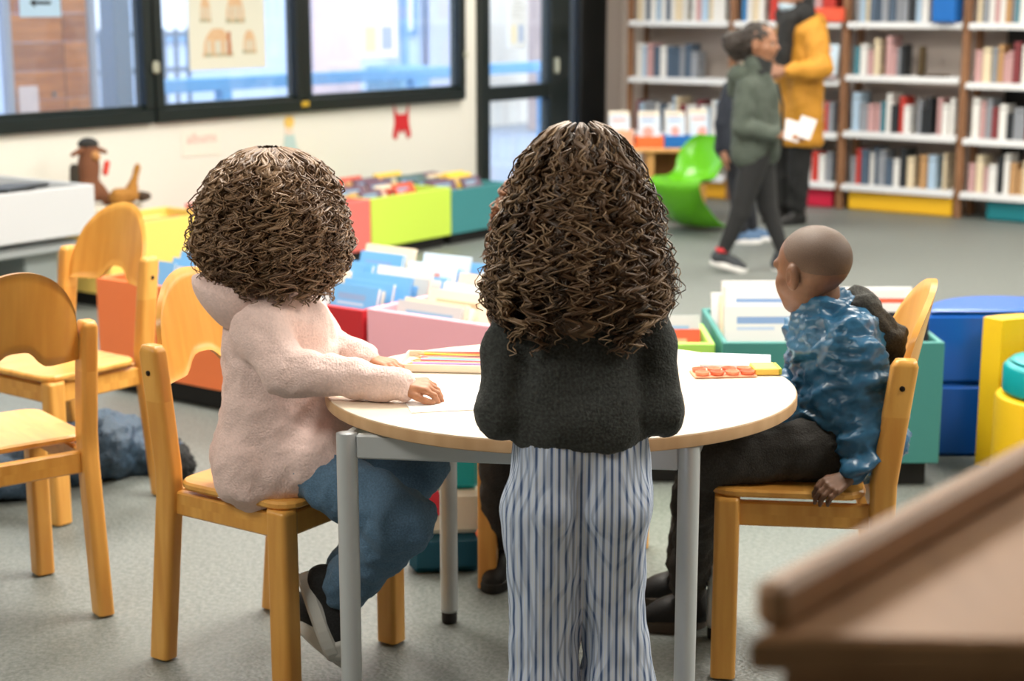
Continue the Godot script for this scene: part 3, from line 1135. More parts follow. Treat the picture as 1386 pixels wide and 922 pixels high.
	part(t, "box_floor", cbox(Vector3(1.26, 0.03, 0.82), 0.004), mat(Color(0.7, 0.72, 0.73), 0.5), Vector3(0, 0.415, 0))
	part(t, "under_shelf", cbox(Vector3(1.2, 0.05, 0.6), 0.01), mat(Color(0.74, 0.77, 0.78), 0.5), Vector3(0, 0.345, 0.05))
	solo("folder", cbox(Vector3(0.25, 0.02, 0.32), 0.004), mat(Color(0.18, 0.19, 0.2), 0.5), Vector3(-6.5, 0.637, -4.85), Vector3(0.0, 0.3, 0.06), "dark folder lying on the white browsing box", "folder")
	solo("leaflet_stack", cbox(Vector3(0.3, 0.19, 0.24), 0.004), mat(Color(0.86, 0.84, 0.8), 0.7), Vector3(-6.55, 0.527, -4.85), Vector3(0, 0.2, 0), "stack of pale leaflets inside the white browsing box", "leaflets")


# ---------------------------------------------------------------- display table and moulded chair near the bookcases
func build_back_corner() -> void:
	var at := P(1.02, 11.5)
	var t := thing("display_table", "low wooden display table beside the green chair", "table", at, TH)
	var wd := wood(Color(0.78, 0.56, 0.3), Color(0.88, 0.68, 0.42), 33, 0.4)
	part(t, "table_top", cbox(Vector3(0.82, 0.03, 0.5), 0.006), wd, Vector3(0, 0.505, 0))
	part(t, "leg_panel", cbox(Vector3(0.06, 0.49, 0.42), 0.006), wd, Vector3(-0.06, 0.245, 0))
	part(t, "leg_panel", cbox(Vector3(0.06, 0.49, 0.42), 0.006), wd, Vector3(0.3, 0.245, 0))
	part(t, "modesty_panel", cbox(Vector3(0.3, 0.4, 0.02), 0.004), wood(Color(0.55, 0.38, 0.2), Color(0.66, 0.46, 0.26), 34), Vector3(0.12, 0.27, -0.1))
	var boxes := [[-0.27, 0.18, 0.12, Color(0.95, 0.68, 0.55), "peach box at the left of the display table", 0.0], [-0.065, 0.19, 0.08, Color(0.95, 0.45, 0.22), "orange box in the middle of the display table", 0.03], [0.2, 0.33, 0.085, Color(0.08, 0.42, 0.74), "blue box at the right of the display table", 0.02]]
	for b in boxes:
		var w: float = b[1]
		var h: float = b[2]
		var o := thing("display_box", b[4], "box", at + Basis(Vector3.UP, TH) * Vector3(b[0], 0.5215, 0.1 + b[5]), TH, "boxes on the display table")
		var m := mat(b[3], 0.5)
		part(o, "front", cbox(Vector3(w, h, 0.012), 0.003), m, Vector3(0, h / 2, 0.08))
		part(o, "back", cbox(Vector3(w, h, 0.012), 0.003), m, Vector3(0, h / 2, -0.08))
		part(o, "base", cbox(Vector3(w - 0.026, 0.01, 0.146), 0.002), m, Vector3(0, 0.006, 0))
		for s in [-1, 1]:
			part(o, "side", cbox(Vector3(0.012, h, 0.147), 0.003), m, Vector3(s * (w / 2 - 0.006), h / 2, 0))
		var n := 2 if w > 0.25 else 1
		for k in n:
			for j in 2:
				var bw: float = minf(w / n - 0.035, 0.15)
				var x: float = b[0] + (k - (n - 1) / 2.0) * w / n * 0.98
				var bo := Node3D.new()
				bo.name = numbered("picture_book")
				add_child(bo)
				var hh := 0.2 + 0.03 * j + 0.015 * k
				bo.transform = Transform3D(Basis(Vector3.UP, TH), at) * Transform3D(Basis.from_euler(Vector3(-0.22, 0, 0)), Vector3(x, 0.535 + hh / 2, 0.12 + b[5] - 0.055 * j - 0.02))
				part(bo, "cover", book_cover(bw, hh, 0.012), print_mat(2, [Color(0.78, 0.83, 0.88), Color(0.87, 0.84, 0.78)][j], 300 + k * 7 + j + int(w * 100)))
				part(bo, "pages", cbox(Vector3(bw - 0.01, hh - 0.008, 0.0058), 0.001), mat(Color(0.94, 0.93, 0.9), 0.8))
				tag(bo, "%s book %sin the %s" % [["front pale blue", "rear cream"][j], ["at the left " if n > 1 else "", "at the right "][k], String(b[4]).replace("at the right of", "on").replace("at the left of", "on").replace("in the middle of", "on")], "book", "books in the display boxes")
	# moulded one-piece plastic chair
	var pc := thing("moulded_chair", "glossy lime green one-piece moulded child chair", "chair", P(1.19, 10.85), facing(-0.62, -0.78))
	var g := G.new()
	var prof := [[-0.25, 0.63, 0.07, 0.012], [-0.245, 0.6, 0.125, 0.02], [-0.225, 0.53, 0.175, 0.035], [-0.19, 0.45, 0.185, 0.05], [-0.15, 0.39, 0.17, 0.055], [-0.09, 0.345, 0.165, 0.045], [-0.01, 0.325, 0.175, 0.035], [0.08, 0.33, 0.185, 0.03], [0.15, 0.345, 0.19, 0.02], [0.195, 0.34, 0.19, 0.0], [0.21, 0.31, 0.188, -0.015], [0.195, 0.26, 0.18, -0.03], [0.155, 0.19, 0.17, -0.045], [0.1, 0.12, 0.17, -0.06], [0.02, 0.06, 0.18, -0.05], [-0.08, 0.025, 0.195, -0.025], [-0.2, 0.012, 0.19, -0.008]]
	var dense := []
	for i in prof.size() - 1:
		for k in 3:
			var u := k / 3.0
			var q := []
			for c in 4:
				var p0: float = prof[maxi(i - 1, 0)][c]
				var p1: float = prof[i][c]
				var p2: float = prof[i + 1][c]
				var p3: float = prof[mini(i + 2, prof.size() - 1)][c]
				q.append(cubic_interpolate(p1, p2, p0, p3, u))
			dense.append(q)
	dense.append(prof[prof.size() - 1])
	for side in 2:
		var rws := []
		for i in dense.size():
			var a: Array = dense[maxi(i - 1, 0)]
			var b: Array = dense[mini(i + 1, dense.size() - 1)]
			var tn := Vector2(b[0] - a[0], b[1] - a[1]).normalized()
			var nn := Vector2(-tn.y, tn.x)
			if side:
				pass
			var rw := PackedVector3Array()
			for j in 17:
				var u := j / 8.0 - 1.0
				var q: Array = dense[i]
				var lift: float = q[3] * absf(u) * u * u * 1.2 + (0.0035 if side else -0.0035)
				rw.append(Vector3(q[2] * u, maxf(q[1] + nn.y * lift, 0.003), q[0] + nn.x * lift))
			rws.append(rw)
		g.sheet(rws)
	g.smooth()
	var pm := mat(Color(0.36, 0.68, 0.06), 0.25)
	part(pc, "shell", g.mesh(), pm)
	var rim := G.new()
	for s in [-1.0, 1.0]:
		var pts := PackedVector3Array()
		var rad := PackedFloat32Array()
		for i in dense.size():
			var a: Array = dense[maxi(i - 1, 0)]
			var b: Array = dense[mini(i + 1, dense.size() - 1)]
			var tn := Vector2(b[0] - a[0], b[1] - a[1]).normalized()
			var lift: float = dense[i][3] * 1.2
			pts.append(Vector3(dense[i][2] * s, maxf(dense[i][1] + tn.x * lift, 0.006), dense[i][0] - tn.y * lift))
			rad.append(0.008)
		rim.tube(pts, rad, 6)
	rim.smooth()
	part(pc, "rim", rim.mesh(), pm)


# ---------------------------------------------------------------- soft play seats
func sector(r0: float, r1: float, a0: float, a1: float, h: float, seg: int = 20) -> G:
	var poly := PackedVector2Array()
	for i in seg + 1:
		var a := lerpf(a0, a1, float(i) / seg)
		poly.append(Vector2(cos(a), sin(a)) * r1)
	if r0 > 0.01:
		for i in seg + 1:
			var a := lerpf(a1, a0, float(i) / seg)
			poly.append(Vector2(cos(a), sin(a)) * r0)
	var g := slab(poly, h, 0.014)
	var o := G.new()
	o.join(g, Transform3D(Basis(Vector3.RIGHT, -PI / 2), Vector3(0, h / 2, 0)))
	return o


func build_soft_seats() -> void:
	var blue := mat(Color(0.04, 0.33, 0.68), 0.3)
	var yel := mat(Color(0.9, 0.73, 0.1), 0.4)
	# half-round blue seat, flat side towards the photographer
	var t := thing("foam_bench", "half round blue foam seat with flat side forward", "foam seat", P(1.67, 5.3), TH)
	part(t, "base_block", sector(0, 0.29, 0, PI, 0.25).mesh(), blue, Vector3(0, 0.0, 0))
	part(t, "upper_block", sector(0, 0.285, 0, PI, 0.24).mesh(), blue, Vector3(0, 0.252, 0))
	part(t, "top_cover", sector(0, 0.28, 0.01, PI - 0.01, 0.015).mesh(), blue, Vector3(0, 0.49, 0))
	var y := thing("foam_arch", "curved yellow foam backrest block at right edge", "foam block", P(1.72, 4.95), TH)
	part(y, "arc_block", sector(0.225, 0.325, -0.3, 2.25, 0.5).mesh(), yel, Vector3.ZERO)
	var d := thing("foam_stool", "yellow foam drum under the teal cushion", "foam stool", P(1.72, 4.95), 0)
	part(d, "drum", lathe([[0.0, 0.0], [0.19, 0.0], [0.2, 0.01], [0.2, 0.29], [0.19, 0.3], [0.0, 0.3]], 36).mesh(), yel)
	var c := thing("round_cushion", "round teal cushion on the yellow drum", "cushion", P(1.72, 4.95, 0.302), 0)
	part(c, "pad", lathe([[0.0, 0.0], [0.165, 0.0], [0.18, 0.012], [0.18, 0.085], [0.165, 0.1], [0.0, 0.104]], 36).mesh(), mat(Color(0.05, 0.58, 0.6), 0.35))
	part(c, "top_cover", lathe([[0.0, 0.0], [0.15, 0.0], [0.158, 0.004], [0.14, 0.007], [0.0, 0.009]], 36).mesh(), mat(Color(0.05, 0.58, 0.6), 0.35), Vector3(0, 0.103, 0))


# ---------------------------------------------------------------- the round table and what lies on it
const TY := 0.69


func build_table() -> void:
	var cl := 0.105
	var cd := 3.43
	var t := thing("round_table", "round pale beech table with grey tube legs", "table", P(cl, cd), TH)
	var topm := wood(Color(0.9, 0.83, 0.74), Color(0.93, 0.87, 0.79), 51, 0.38, 1.2, Vector2(0.1, 1.0))
	var edge := wood(Color(0.78, 0.62, 0.45), Color(0.85, 0.7, 0.53), 52, 0.5)
	var a := 0.508
	var b := 0.462
	var ring := func(sa: float, y: float) -> PackedVector3Array:
		var r := PackedVector3Array()
		for j in 72:
			var th := TAU * j / 72
			r.append(Vector3(cos(th) * (a + sa), y, sin(th) * (b + sa)))
		return r
	var g := G.new()
	g.loft([ring.call(-0.004, TY - 0.028), ring.call(0.0, TY - 0.025), ring.call(0.0, TY - 0.004), ring.call(-0.003, TY - 0.0012)])
	g.smooth()
	part(t, "edge_band", g.mesh(), edge)
	var g2 := G.new()
	var rr := PackedVector2Array()
	for j in 72:
		var th := TAU * j / 72
		rr.append(Vector2(cos(th) * (a - 0.002), sin(th) * (b - 0.002)))
	g2.join(slab(rr, 0.004, 0.001), Transform3D(Basis(Vector3.RIGHT, -PI / 2), Vector3(0, TY - 0.002, 0)))
	part(t, "table_top", g2.mesh(), topm)
	var steel := mat(Color(0.78, 0.8, 0.81), 0.35, 0.25)
	var foot := mat(Color(0.06, 0.06, 0.06), 0.6)
	# legs as found on the floor: [right, ahead]
	var legs := [[-0.33, 3.14], [0.345, 3.05], [-0.155, 3.8], [0.49, 3.7]]
	for p in legs:
		var x: float = p[0] - cl
		var z: float = cd - p[1]
		var lg := part(t, "leg", lathe([[0.0, 0.03], [0.021, 0.03], [0.0215, 0.04], [0.0215, TY - 0.03], [0.0, TY - 0.03]], 24).mesh(), steel, Vector3(x, 0, z))
		part(lg, "foot", lathe([[0.0, 0.0], [0.017, 0.0], [0.019, 0.006], [0.019, 0.03], [0.0, 0.03]], 20).mesh(), foot)
	var order := [0, 1, 3, 2]
	for k in 4:
		var p: Array = legs[order[k]]
		var q: Array = legs[order[(k + 1) % 4]]
		var gb := G.new()
		var v0 := Vector3(p[0] - cl, TY - 0.055, cd - p[1])
		var v1 := Vector3(q[0] - cl, TY - 0.055, cd - q[1])
		var dir := (v1 - v0).normalized()
		add_beam(gb, v0 + dir * 0.02, v1 - dir * 0.02, 0.05, 0.02, 0.004, Vector3.UP)
		part(t, "apron", gb.mesh(), steel)
	# drawing sheets
	var sheets := [[-0.13, 3.35, 0.2, "white drawing sheet in front of the girl in pink"], [0.14, 3.3, -0.1, "white drawing sheet in front of the standing girl"]]
	for s in sheets:
		var o := thing("drawing_sheet", s[3], "paper", P(s[0], s[1], TY + 0.0012), TH + s[2])
		part(o, "sheet", card(0.21, 0.297, 0.0012), print_mat(3, Color(0.97, 0.97, 0.96), 400 + int(s[1] * 100)), Vector3.ZERO, Vector3(-PI / 2, 0, 0))
	# shallow tray full of coloured pencils
	var tray := thing("pencil_tray", "shallow clear tray of pencils on the table", "tray", P(-0.13, 3.62, TY + 0.001), TH - 0.1)
	part(tray, "base", cbox(Vector3(0.24, 0.004, 0.15), 0.001), mat(Color(0.93, 0.88, 0.8), 0.4), Vector3(0, 0.002, 0))
	for s in [-1, 1]:
		part(tray, "wall", cbox(Vector3(0.24, 0.018, 0.004), 0.001), mat(Color(0.93, 0.88, 0.8), 0.4), Vector3(0, 0.009, s * 0.073))
		part(tray, "wall", cbox(Vector3(0.004, 0.018, 0.142), 0.001), mat(Color(0.93, 0.88, 0.8), 0.4), Vector3(s * 0.118, 0.009, 0))
	var pc := [["red", Color(0.82, 0.14, 0.12)], ["orange", Color(0.93, 0.45, 0.12)], ["yellow", Color(0.93, 0.75, 0.15)], ["brown", Color(0.5, 0.3, 0.12)], ["pink", Color(0.9, 0.45, 0.5)], ["mint green", Color(0.55, 0.8, 0.6)], ["pale blue", Color(0.55, 0.75, 0.85)], ["crimson", Color(0.7, 0.08, 0.2)], ["peach", Color(0.95, 0.68, 0.5)], ["lilac", Color(0.7, 0.55, 0.8)]]
	for i in 20:
		var col: Array = pc[i % pc.size()]
		var layer := i / 10
		var pz := -0.06 + (i % 10) * 0.0133
		var o := thing("pencil", "%s pencil %s in the tray" % [col[0], ["at the bottom", "lying on top"][layer]], "pencil", Vector3.ZERO, 0.0, "pencils in the tray")
		o.transform = tray.transform * Transform3D(Basis(Vector3.UP, rng.randf_range(-0.12, 0.12)), Vector3(rng.randf_range(-0.015, 0.015), 0.0085 + layer * 0.0078, pz))
		part(o, "body", lathe([[0.0, -0.08], [0.0036, -0.08], [0.0036, 0.075], [0.0, 0.075]], 6).mesh(), mat(col[1], 0.35), Vector3.ZERO, Vector3(0, 0, PI / 2))
		part(o, "tip", lathe([[0.0036, 0.0], [0.0012, 0.012], [0.0, 0.016]], 6).mesh(), mat(Color(0.86, 0.7, 0.5), 0.6), Vector3(-0.075, 0, 0), Vector3(0, 0, PI / 2))
	# orange ribbed paint tray, sticker sheets and a yellow box at the right
	var pt := thing("paint_tray", "coral scalloped tray on the right of the table", "tray", P(0.47, 3.53, TY + 0.001), TH + 0.1)
	for r in 2:
		for k in 4:
			part(pt, "cup", lathe([[0.0, 0.0], [0.013, 0.0], [0.0165, 0.012], [0.0145, 0.012], [0.011, 0.003], [0.0, 0.003]], 16).mesh(), mat([Color(0.93, 0.5, 0.36), Color(0.94, 0.62, 0.48)][(k + r) % 2], 0.5), Vector3(-0.051 + k * 0.034, 0, -0.017 + r * 0.034))
	part(pt, "rim", cbox(Vector3(0.14, 0.004, 0.07), 0.0015), mat(Color(0.95, 0.66, 0.52), 0.5), Vector3(0, 0.002, 0))
	var sc := thing("sticker_booklet", "white booklet with pale blue print behind the coral tray", "booklet", P(0.515, 3.655, TY + 0.001), TH - 0.15)
	part(sc, "sheets", card(0.16, 0.12, 0.008), print_mat(1, Color(0.9, 0.93, 0.97), 88), Vector3(0, 0.004, 0), Vector3(-PI / 2, 0, 0))
	var yb := thing("crayon_box", "small yellow crayon box right of the coral tray", "box", P(0.565, 3.555, TY + 0.001), TH + 0.05)
	part(yb, "carton", cbox(Vector3(0.055, 0.015, 0.07), 0.002), mat(Color(0.95, 0.8, 0.35), 0.5), Vector3(0, 0.0075, 0))
	part(yb, "flap", cbox(Vector3(0.006, 0.014, 0.066), 0.001), mat(Color(0.75, 0.8, 0.3), 0.5), Vector3(0.031, 0.0075, 0))


# ---------------------------------------------------------------- wooden chairs
func chair_proto(label: String, wm: Material, wd: Material) -> Node3D:
	var t := thing("wooden_chair", label, "chair", Vector3.ZERO, 0.0, "beech school chairs")
	for s in [-1.0, 1.0]:
		var g := G.new()
		# raked rear leg that carries the backrest: two mitred lengths as one loft
		var rings := []
		for st in [[0.006, -0.215], [0.4, -0.172], [0.47, -0.172], [0.735, -0.205], [0.75, -0.207]]:
			var r := PackedVector3Array()
			var k := 1.0 if st[0] < 0.74 else 0.75
			for q in rounded_rect(0.042 * k, 0.058 * k, 0.012 * k):
				r.append(Vector3(s * 0.19 + q.x, st[0], st[1] + q.y))
			rings.append(r)
		g.loft(rings)
		g.smooth()
		var lg := part(t, "leg", g.mesh(), wm)
		part(lg, "glide", lathe([[0.0, 0.0], [0.013, 0.0], [0.014, 0.008], [0.0, 0.008]], 14).mesh(), mat(Color(0.05, 0.04, 0.03), 0.6), Vector3(s * 0.19, 0, -0.215))
		part(lg, "screw", lathe([[0.0, -0.002], [0.006, -0.002], [0.006, 0.002], [0.0, 0.002]], 12).mesh(), mat(Color(0.12, 0.08, 0.05), 0.4, 0.6), Vector3(s * 0.2115, 0.69, -0.2), Vector3(0, 0, PI / 2))
		var f := G.new()
		rings = []
		for st in [0.006, 0.42, 0.432]:
			var r := PackedVector3Array()
			for q in rounded_rect(0.05, 0.056, 0.012):
				r.append(Vector3(s * 0.186 + q.x, st, 0.165 + q.y))
			rings.append(r)
		f.loft(rings)
		f.smooth()
		var fl := part(t, "leg", f.mesh(), wm)
		part(fl, "glide", lathe([[0.0, 0.0], [0.013, 0.0], [0.014, 0.008], [0.0, 0.008]], 14).mesh(), mat(Color(0.05, 0.04, 0.03), 0.6), Vector3(s * 0.186, 0, 0.165))
		part(t, "side_rail", cbox(Vector3(0.024, 0.055, 0.29), 0.004), wd, Vector3(s * 0.184, 0.392, -0.004))
	part(t, "front_rail", cbox(Vector3(0.33, 0.055, 0.024), 0.004), wd, Vector3(0, 0.392, 0.165))
	part(t, "rear_rail", cbox(Vector3(0.34, 0.055, 0.024), 0.004), wd, Vector3(0, 0.392, -0.17))
	var seat := PackedVector2Array()
	for q in rounded_rect(0.415, 0.37, 0.045):
		seat.append(Vector2(q.x, q.y + (0.016 if q.y < -0.1 and absf(q.x) < 0.2 else 0.0)))
	var sg := G.new()
	sg.join(slab(rounded_rect(0.42, 0.34, 0.05), 0.018, 0.005), Transform3D(Basis(Vector3.RIGHT, -PI / 2), Vector3(0, 0.4425, 0.032)))
	part(t, "seat", sg.mesh(), wm)
	# bent plywood backrest, half-round above, arched below
	var bg := G.new()
	var n := 24
	for side in 2:
		var rws := []
		for i in n + 1:
			var u := float(i) / n * 2.0 - 1.0
			var x := u * 0.169
			var yb := 0.655 + 0.045 * exp(-pow(u / 0.32, 4.0))
			var yt := 0.70 + 0.195 * pow(maxf(1.0 - absf(u) * absf(u), 0.0), 0.5)
			var rw := PackedVector3Array()
			for j in 9:
				var y := lerpf(yb, yt, j / 8.0)
				var z := -0.19 - (1.0 - u * u) * 0.045 - (y - 0.655) * 0.2
				rw.append(Vector3(x, y, z + (0.007 if side else -0.007)))
			rws.append(rw)
		bg.sheet(rws)
	# edge strip
	var m := (n + 1) * 9
	for i in n:
		for e in [0, 8]:
			var a: int = i * 9 + e
			bg.tri(a, a + 9, a + 9 + m)
			bg.tri(a, a + 9 + m, a + m)
	for j in 8:
		for e in [0, n]:
			var a: int = e * 9 + j
			bg.tri(a, a + 1, a + 1 + m)
			bg.tri(a, a + 1 + m, a + m)
	bg.smooth()
	part(t, "backrest", bg.mesh(), wd)
	return t


func build_chairs() -> void:
	var wm := wood(Color(0.83, 0.58, 0.26), Color(0.91, 0.69, 0.35), 71, 0.36)
	var wd := wood(Color(0.83, 0.58, 0.25), Color(0.91, 0.68, 0.33), 72, 0.34)
	var list := [
		[-0.53, 3.61, 0.83, -0.56, "wooden chair on which the girl in pink sits"],
		[-1.306, 3.905, -0.61, 0.79, "empty wooden chair at the left edge of the picture"],
		[-1.375, 4.815, -0.6, -0.79, "empty wooden chair behind the leftmost chair"],
		[0.665, 3.63, -0.985, 0.12, "wooden chair on which the boy sits"],
		[0.145, 4.18, -0.14, -0.99, "wooden chair on the far side of the table"],
	]
	var first: Node3D = chair_proto(list[0][4], wm, wd)
	for i in list.size():
		var c: Array = list[i]
		var o: Node3D = first
		if i > 0:
			o = first.duplicate()
			o.name = numbered("wooden_chair")
			add_child(o)
		o.position = P(c[0], c[1])
		o.rotation.y = facing(c[2], c[3])
		o.set_meta("label", c[4])


# ---------------------------------------------------------------- things on the floor
func build_floor_things() -> void:
	# dark blue padded jacket dropped on the carpet
	var t := thing("puffer_jacket", "dark blue padded jacket lying on the carpet", "jacket", P(-1.42, 5.1), TH)
	var f := Field.new(Vector3(-0.4, -0.03, -0.3), Vector3(0.42, 0.26, 0.48), 0.011)
	f.cap(Vector3(-0.3, 0.06, 0.22), Vector3(0.1, 0.1, 0.05), 0.08, 0.11, 0.04)
	f.cap(Vector3(-0.05, 0.12, -0.05), Vector3(0.14, 0.09, -0.06), 0.1, 0.09, 0.04)
	f.cap(Vector3(0.1, 0.07, 0.0), Vector3(0.3, 0.05, -0.03), 0.08, 0.06, 0.03)
	f.cap(Vector3(-0.28, 0.06, 0.32), Vector3(-0.05, 0.05, 0.25), 0.07, 0.06, 0.03)
	f.cap(Vector3(-0.02, 0.16, -0.08), Vector3(-0.06, 0.1, -0.14), 0.06, 0.06, 0.03)
	f.cut_below(0.0)
	var g := f.net()
	g.wrinkle(noise(4, 14.0), 0.022, Vector3(1, 1, 1))
	for i in g.v.size():
		g.v[i].y = maxf(g.v[i].y, 0.001)
	g.smooth()
	part(t, "body", g.mesh(), cloth(Color(0.16, 0.27, 0.37), 81, 5.0, 0.2, 0.55))
	var f2 := Field.new(Vector3(0.2, -0.02, -0.18), Vector3(0.46, 0.16, 0.16), 0.009)
	f2.cap(Vector3(0.3, 0.05, -0.07), Vector3(0.35, 0.045, 0.06), 0.045, 0.05, 0.02)
	f2.cut_below(0.0)
	var g2 := f2.net()
	g2.wrinkle(noise(6, 60.0), 0.02, Vector3.ONE)
	for i in g2.v.size():
		g2.v[i].y = maxf(g2.v[i].y, 0.001)
	g2.smooth()
	var fur := part(t, "fur_trim", g2.mesh(), cloth(Color(0.06, 0.065, 0.07), 82, 12.0, 0.3, 0.95))
	fur.set_meta("label", "black fur hood trim")
	# turquoise bag with white and red print under the table
	var b := thing("printed_bag", "turquoise bag with white and red print under the table", "bag", P(-0.18, 4.2), TH + 0.1)
	part(b, "upper_panel", cbox(Vector3(0.19, 0.14, 0.1), 0.02), mat(Color(0.1, 0.75, 0.82), 0.5), Vector3(0, 0.3, 0), Vector3(0.1, 0, 0))
	part(b, "print_panel", cbox(Vector3(0.185, 0.12, 0.1), 0.015), mat(Color(0.92, 0.91, 0.86), 0.6), Vector3(0, 0.17, 0.005))
	part(b, "red_patch", cbox(Vector3(0.035, 0.07, 0.01), 0.004), mat(Color(0.85, 0.2, 0.28), 0.5), Vector3(-0.03, 0.2, 0.056), Vector3(0, 0, 0.25))
	part(b, "lower_panel", cbox(Vector3(0.2, 0.11, 0.11), 0.02), mat(Color(0.03, 0.34, 0.45), 0.5), Vector3(0, 0.056, 0))
	var hg := G.new()
	var pts := PackedVector3Array()
	var rad := PackedFloat32Array()
	for i in 13:
		var a := PI * i / 12.0
		pts.append(Vector3(cos(a) * 0.05, 0.36 + sin(a) * 0.06, 0))
		rad.append(0.008)
	hg.tube(pts, rad, 8)
	hg.smooth()
	part(b, "handle", hg.mesh(), mat(Color(0.85, 0.88, 0.88), 0.6))
	# dark rucksack farther back
	var rs := thing("rucksack", "dark grey rucksack on the carpet behind the table", "rucksack", P(-0.02, 4.75), TH)
	var f3 := Field.new(Vector3(-0.2, -0.03, -0.16), Vector3(0.2, 0.4, 0.18), 0.012)
	f3.cap(Vector3(-0.05, 0.1, 0), Vector3(-0.04, 0.24, 0), 0.1, 0.085, 0.04)
	f3.cap(Vector3(0.05, 0.1, 0), Vector3(0.04, 0.24, 0), 0.1, 0.085, 0.04)
	f3.cap(Vector3(-0.05, 0.1, 0.07), Vector3(0.05, 0.1, 0.07), 0.06, 0.06, 0.03)
	f3.cut_below(0.0)
	var g3 := f3.net()
	part(rs, "body", g3.mesh(), cloth(Color(0.16, 0.17, 0.17), 83, 6.0, 0.2, 0.7))
	for s in [-1.0, 1.0]:
		var sg := G.new()
		var sp := PackedVector3Array()
		var sr := PackedFloat32Array()
		for i in 9:
			var u := i / 8.0
			sp.append(Vector3(s * 0.07, 0.08 + u * 0.24, 0.1 + sin(u * PI) * 0.05))
			sr.append(0.011)
		sg.tube(sp, sr, 8)
		sg.smooth()
		part(rs, "strap", sg.mesh(), mat(Color(0.25, 0.26, 0.26), 0.7))


func build_cabinet() -> void:
	# brown cabinet close to the photographer, its lipped top at the lower right; its plan is not square
	var t := thing("wooden_cabinet", "out of focus brown wooden cabinet in the near right corner", "cabinet", P(0.148, 0.957), TH)
	var wm := wood(Color(0.6, 0.44, 0.3), Color(0.67, 0.5, 0.35), 91, 0.5, 1.0)
	var u := Vector2(0.624, 0.781)
	var flat_ := Basis(Vector3(1, 0, 0), Vector3(0, 0, -1), Vector3(0, 1, 0))
	var plan := func(inset: float) -> PackedVector2Array:
		var p := PackedVector2Array([Vector2(0, 0), Vector2(0.62, -0.03), u * 0.9 + Vector2(0.5, 0), u * 0.9])
		return Geometry2D.offset_polygon(p, -inset)[0] if inset > 0.0 else p
	for e in [["top", 0.0, 1.1, 0.025, wm], ["body", 0.012, 0.572, 1.03, wm], ["plinth", 0.03, 0.028, 0.056, mat(Color(0.1, 0.08, 0.06), 0.7)]]:
		var g := G.new()
		g.join(slab(plan.call(e[1]), e[3], 0.004), Transform3D(flat_, Vector3(0, e[2], 0)))
		part(t, e[0], g.mesh(), e[4])
	var lip := G.new()
	add_beam(lip, Vector3(0.012, 1.128, -0.01), Vector3(u.x * 0.88 + 0.012, 1.128, -u.y * 0.88), 0.032, 0.022, 0.006, Vector3.UP)
	part(t, "lip", lip.mesh(), wm)
	var lip2 := G.new()
	add_beam(lip2, Vector3(u.x * 0.89 + 0.03, 1.128, -u.y * 0.89), Vector3(u.x * 0.89 + 0.48, 1.128, -u.y * 0.89), 0.032, 0.022, 0.006, Vector3.UP)
	part(t, "lip", lip2.mesh(), wm)
	for k in 2:
		var dr := part(t, "door", cbox(Vector3(0.285, 0.96, 0.016), 0.005), wm, Vector3(0.165 + k * 0.295, 0.57, 0.006 + k * 0.014), Vector3(0, -0.048, 0))
		part(dr, "knob", lathe([[0.0, 0.0], [0.006, 0.0], [0.006, 0.012], [0.013, 0.018], [0.013, 0.026], [0.0, 0.03]], 16).mesh(), mat(Color(0.6, 0.58, 0.5), 0.3, 0.8), Vector3((0.1 if k == 0 else -0.1), 0.2, 0.008), Vector3(PI / 2, 0, 0))


# ---------------------------------------------------------------- people
func net_of(prims: Array, cell: float, k: float, floor_cut: float = -99.0) -> G:
	var lo := Vector3(1e9, 1e9, 1e9)
	var hi := -lo
	for p in prims:
		if p[0] is String:
			var m: float = maxf(p[2].x, maxf(p[2].y, p[2].z)) + k * 0.4 + cell * 2.5
			lo = lo.min(p[1] - Vector3(m, m, m))
			hi = hi.max(p[1] + Vector3(m, m, m))
		else:
			var m: float = maxf(p[2], p[3]) + k * 0.4 + cell * 2.5
			lo = lo.min(p[0].min(p[1]) - Vector3(m, m, m))
			hi = hi.max(p[0].max(p[1]) + Vector3(m, m, m))
	var f := Field.new(lo, hi, cell)
	for p in prims:
		if p[0] is String:
			f.ell(p[1], p[2], p[3] if p.size() > 3 else Basis.IDENTITY, p[4] if p.size() > 4 else k, p[0] == "carve")
		else:
			f.cap(p[0], p[1], p[2], p[3], p[4] if p.size() > 4 else k)
	if floor_cut > -50.0:
		f.cut_below(floor_cut)
	return f.net()


func garment(t: Node3D, n: String, prims: Array, cell: float, k: float, m: Material, folds: FastNoiseLite = null, amp: float = 0.0, stretch: Vector3 = Vector3.ONE, floor_cut: float = -99.0) -> MeshInstance3D:
	var g := net_of(prims, cell, k, floor_cut)
	if folds:
		g.wrinkle(folds, amp, stretch)
		g.smooth()
	return part(t, n, g.mesh(), m)


func look(face: Vector3, up: Vector3 = Vector3.UP) -> Basis:
	var z := face.normalized()
	var x := up.cross(z).normalized()
	return Basis(x, z.cross(x), z)


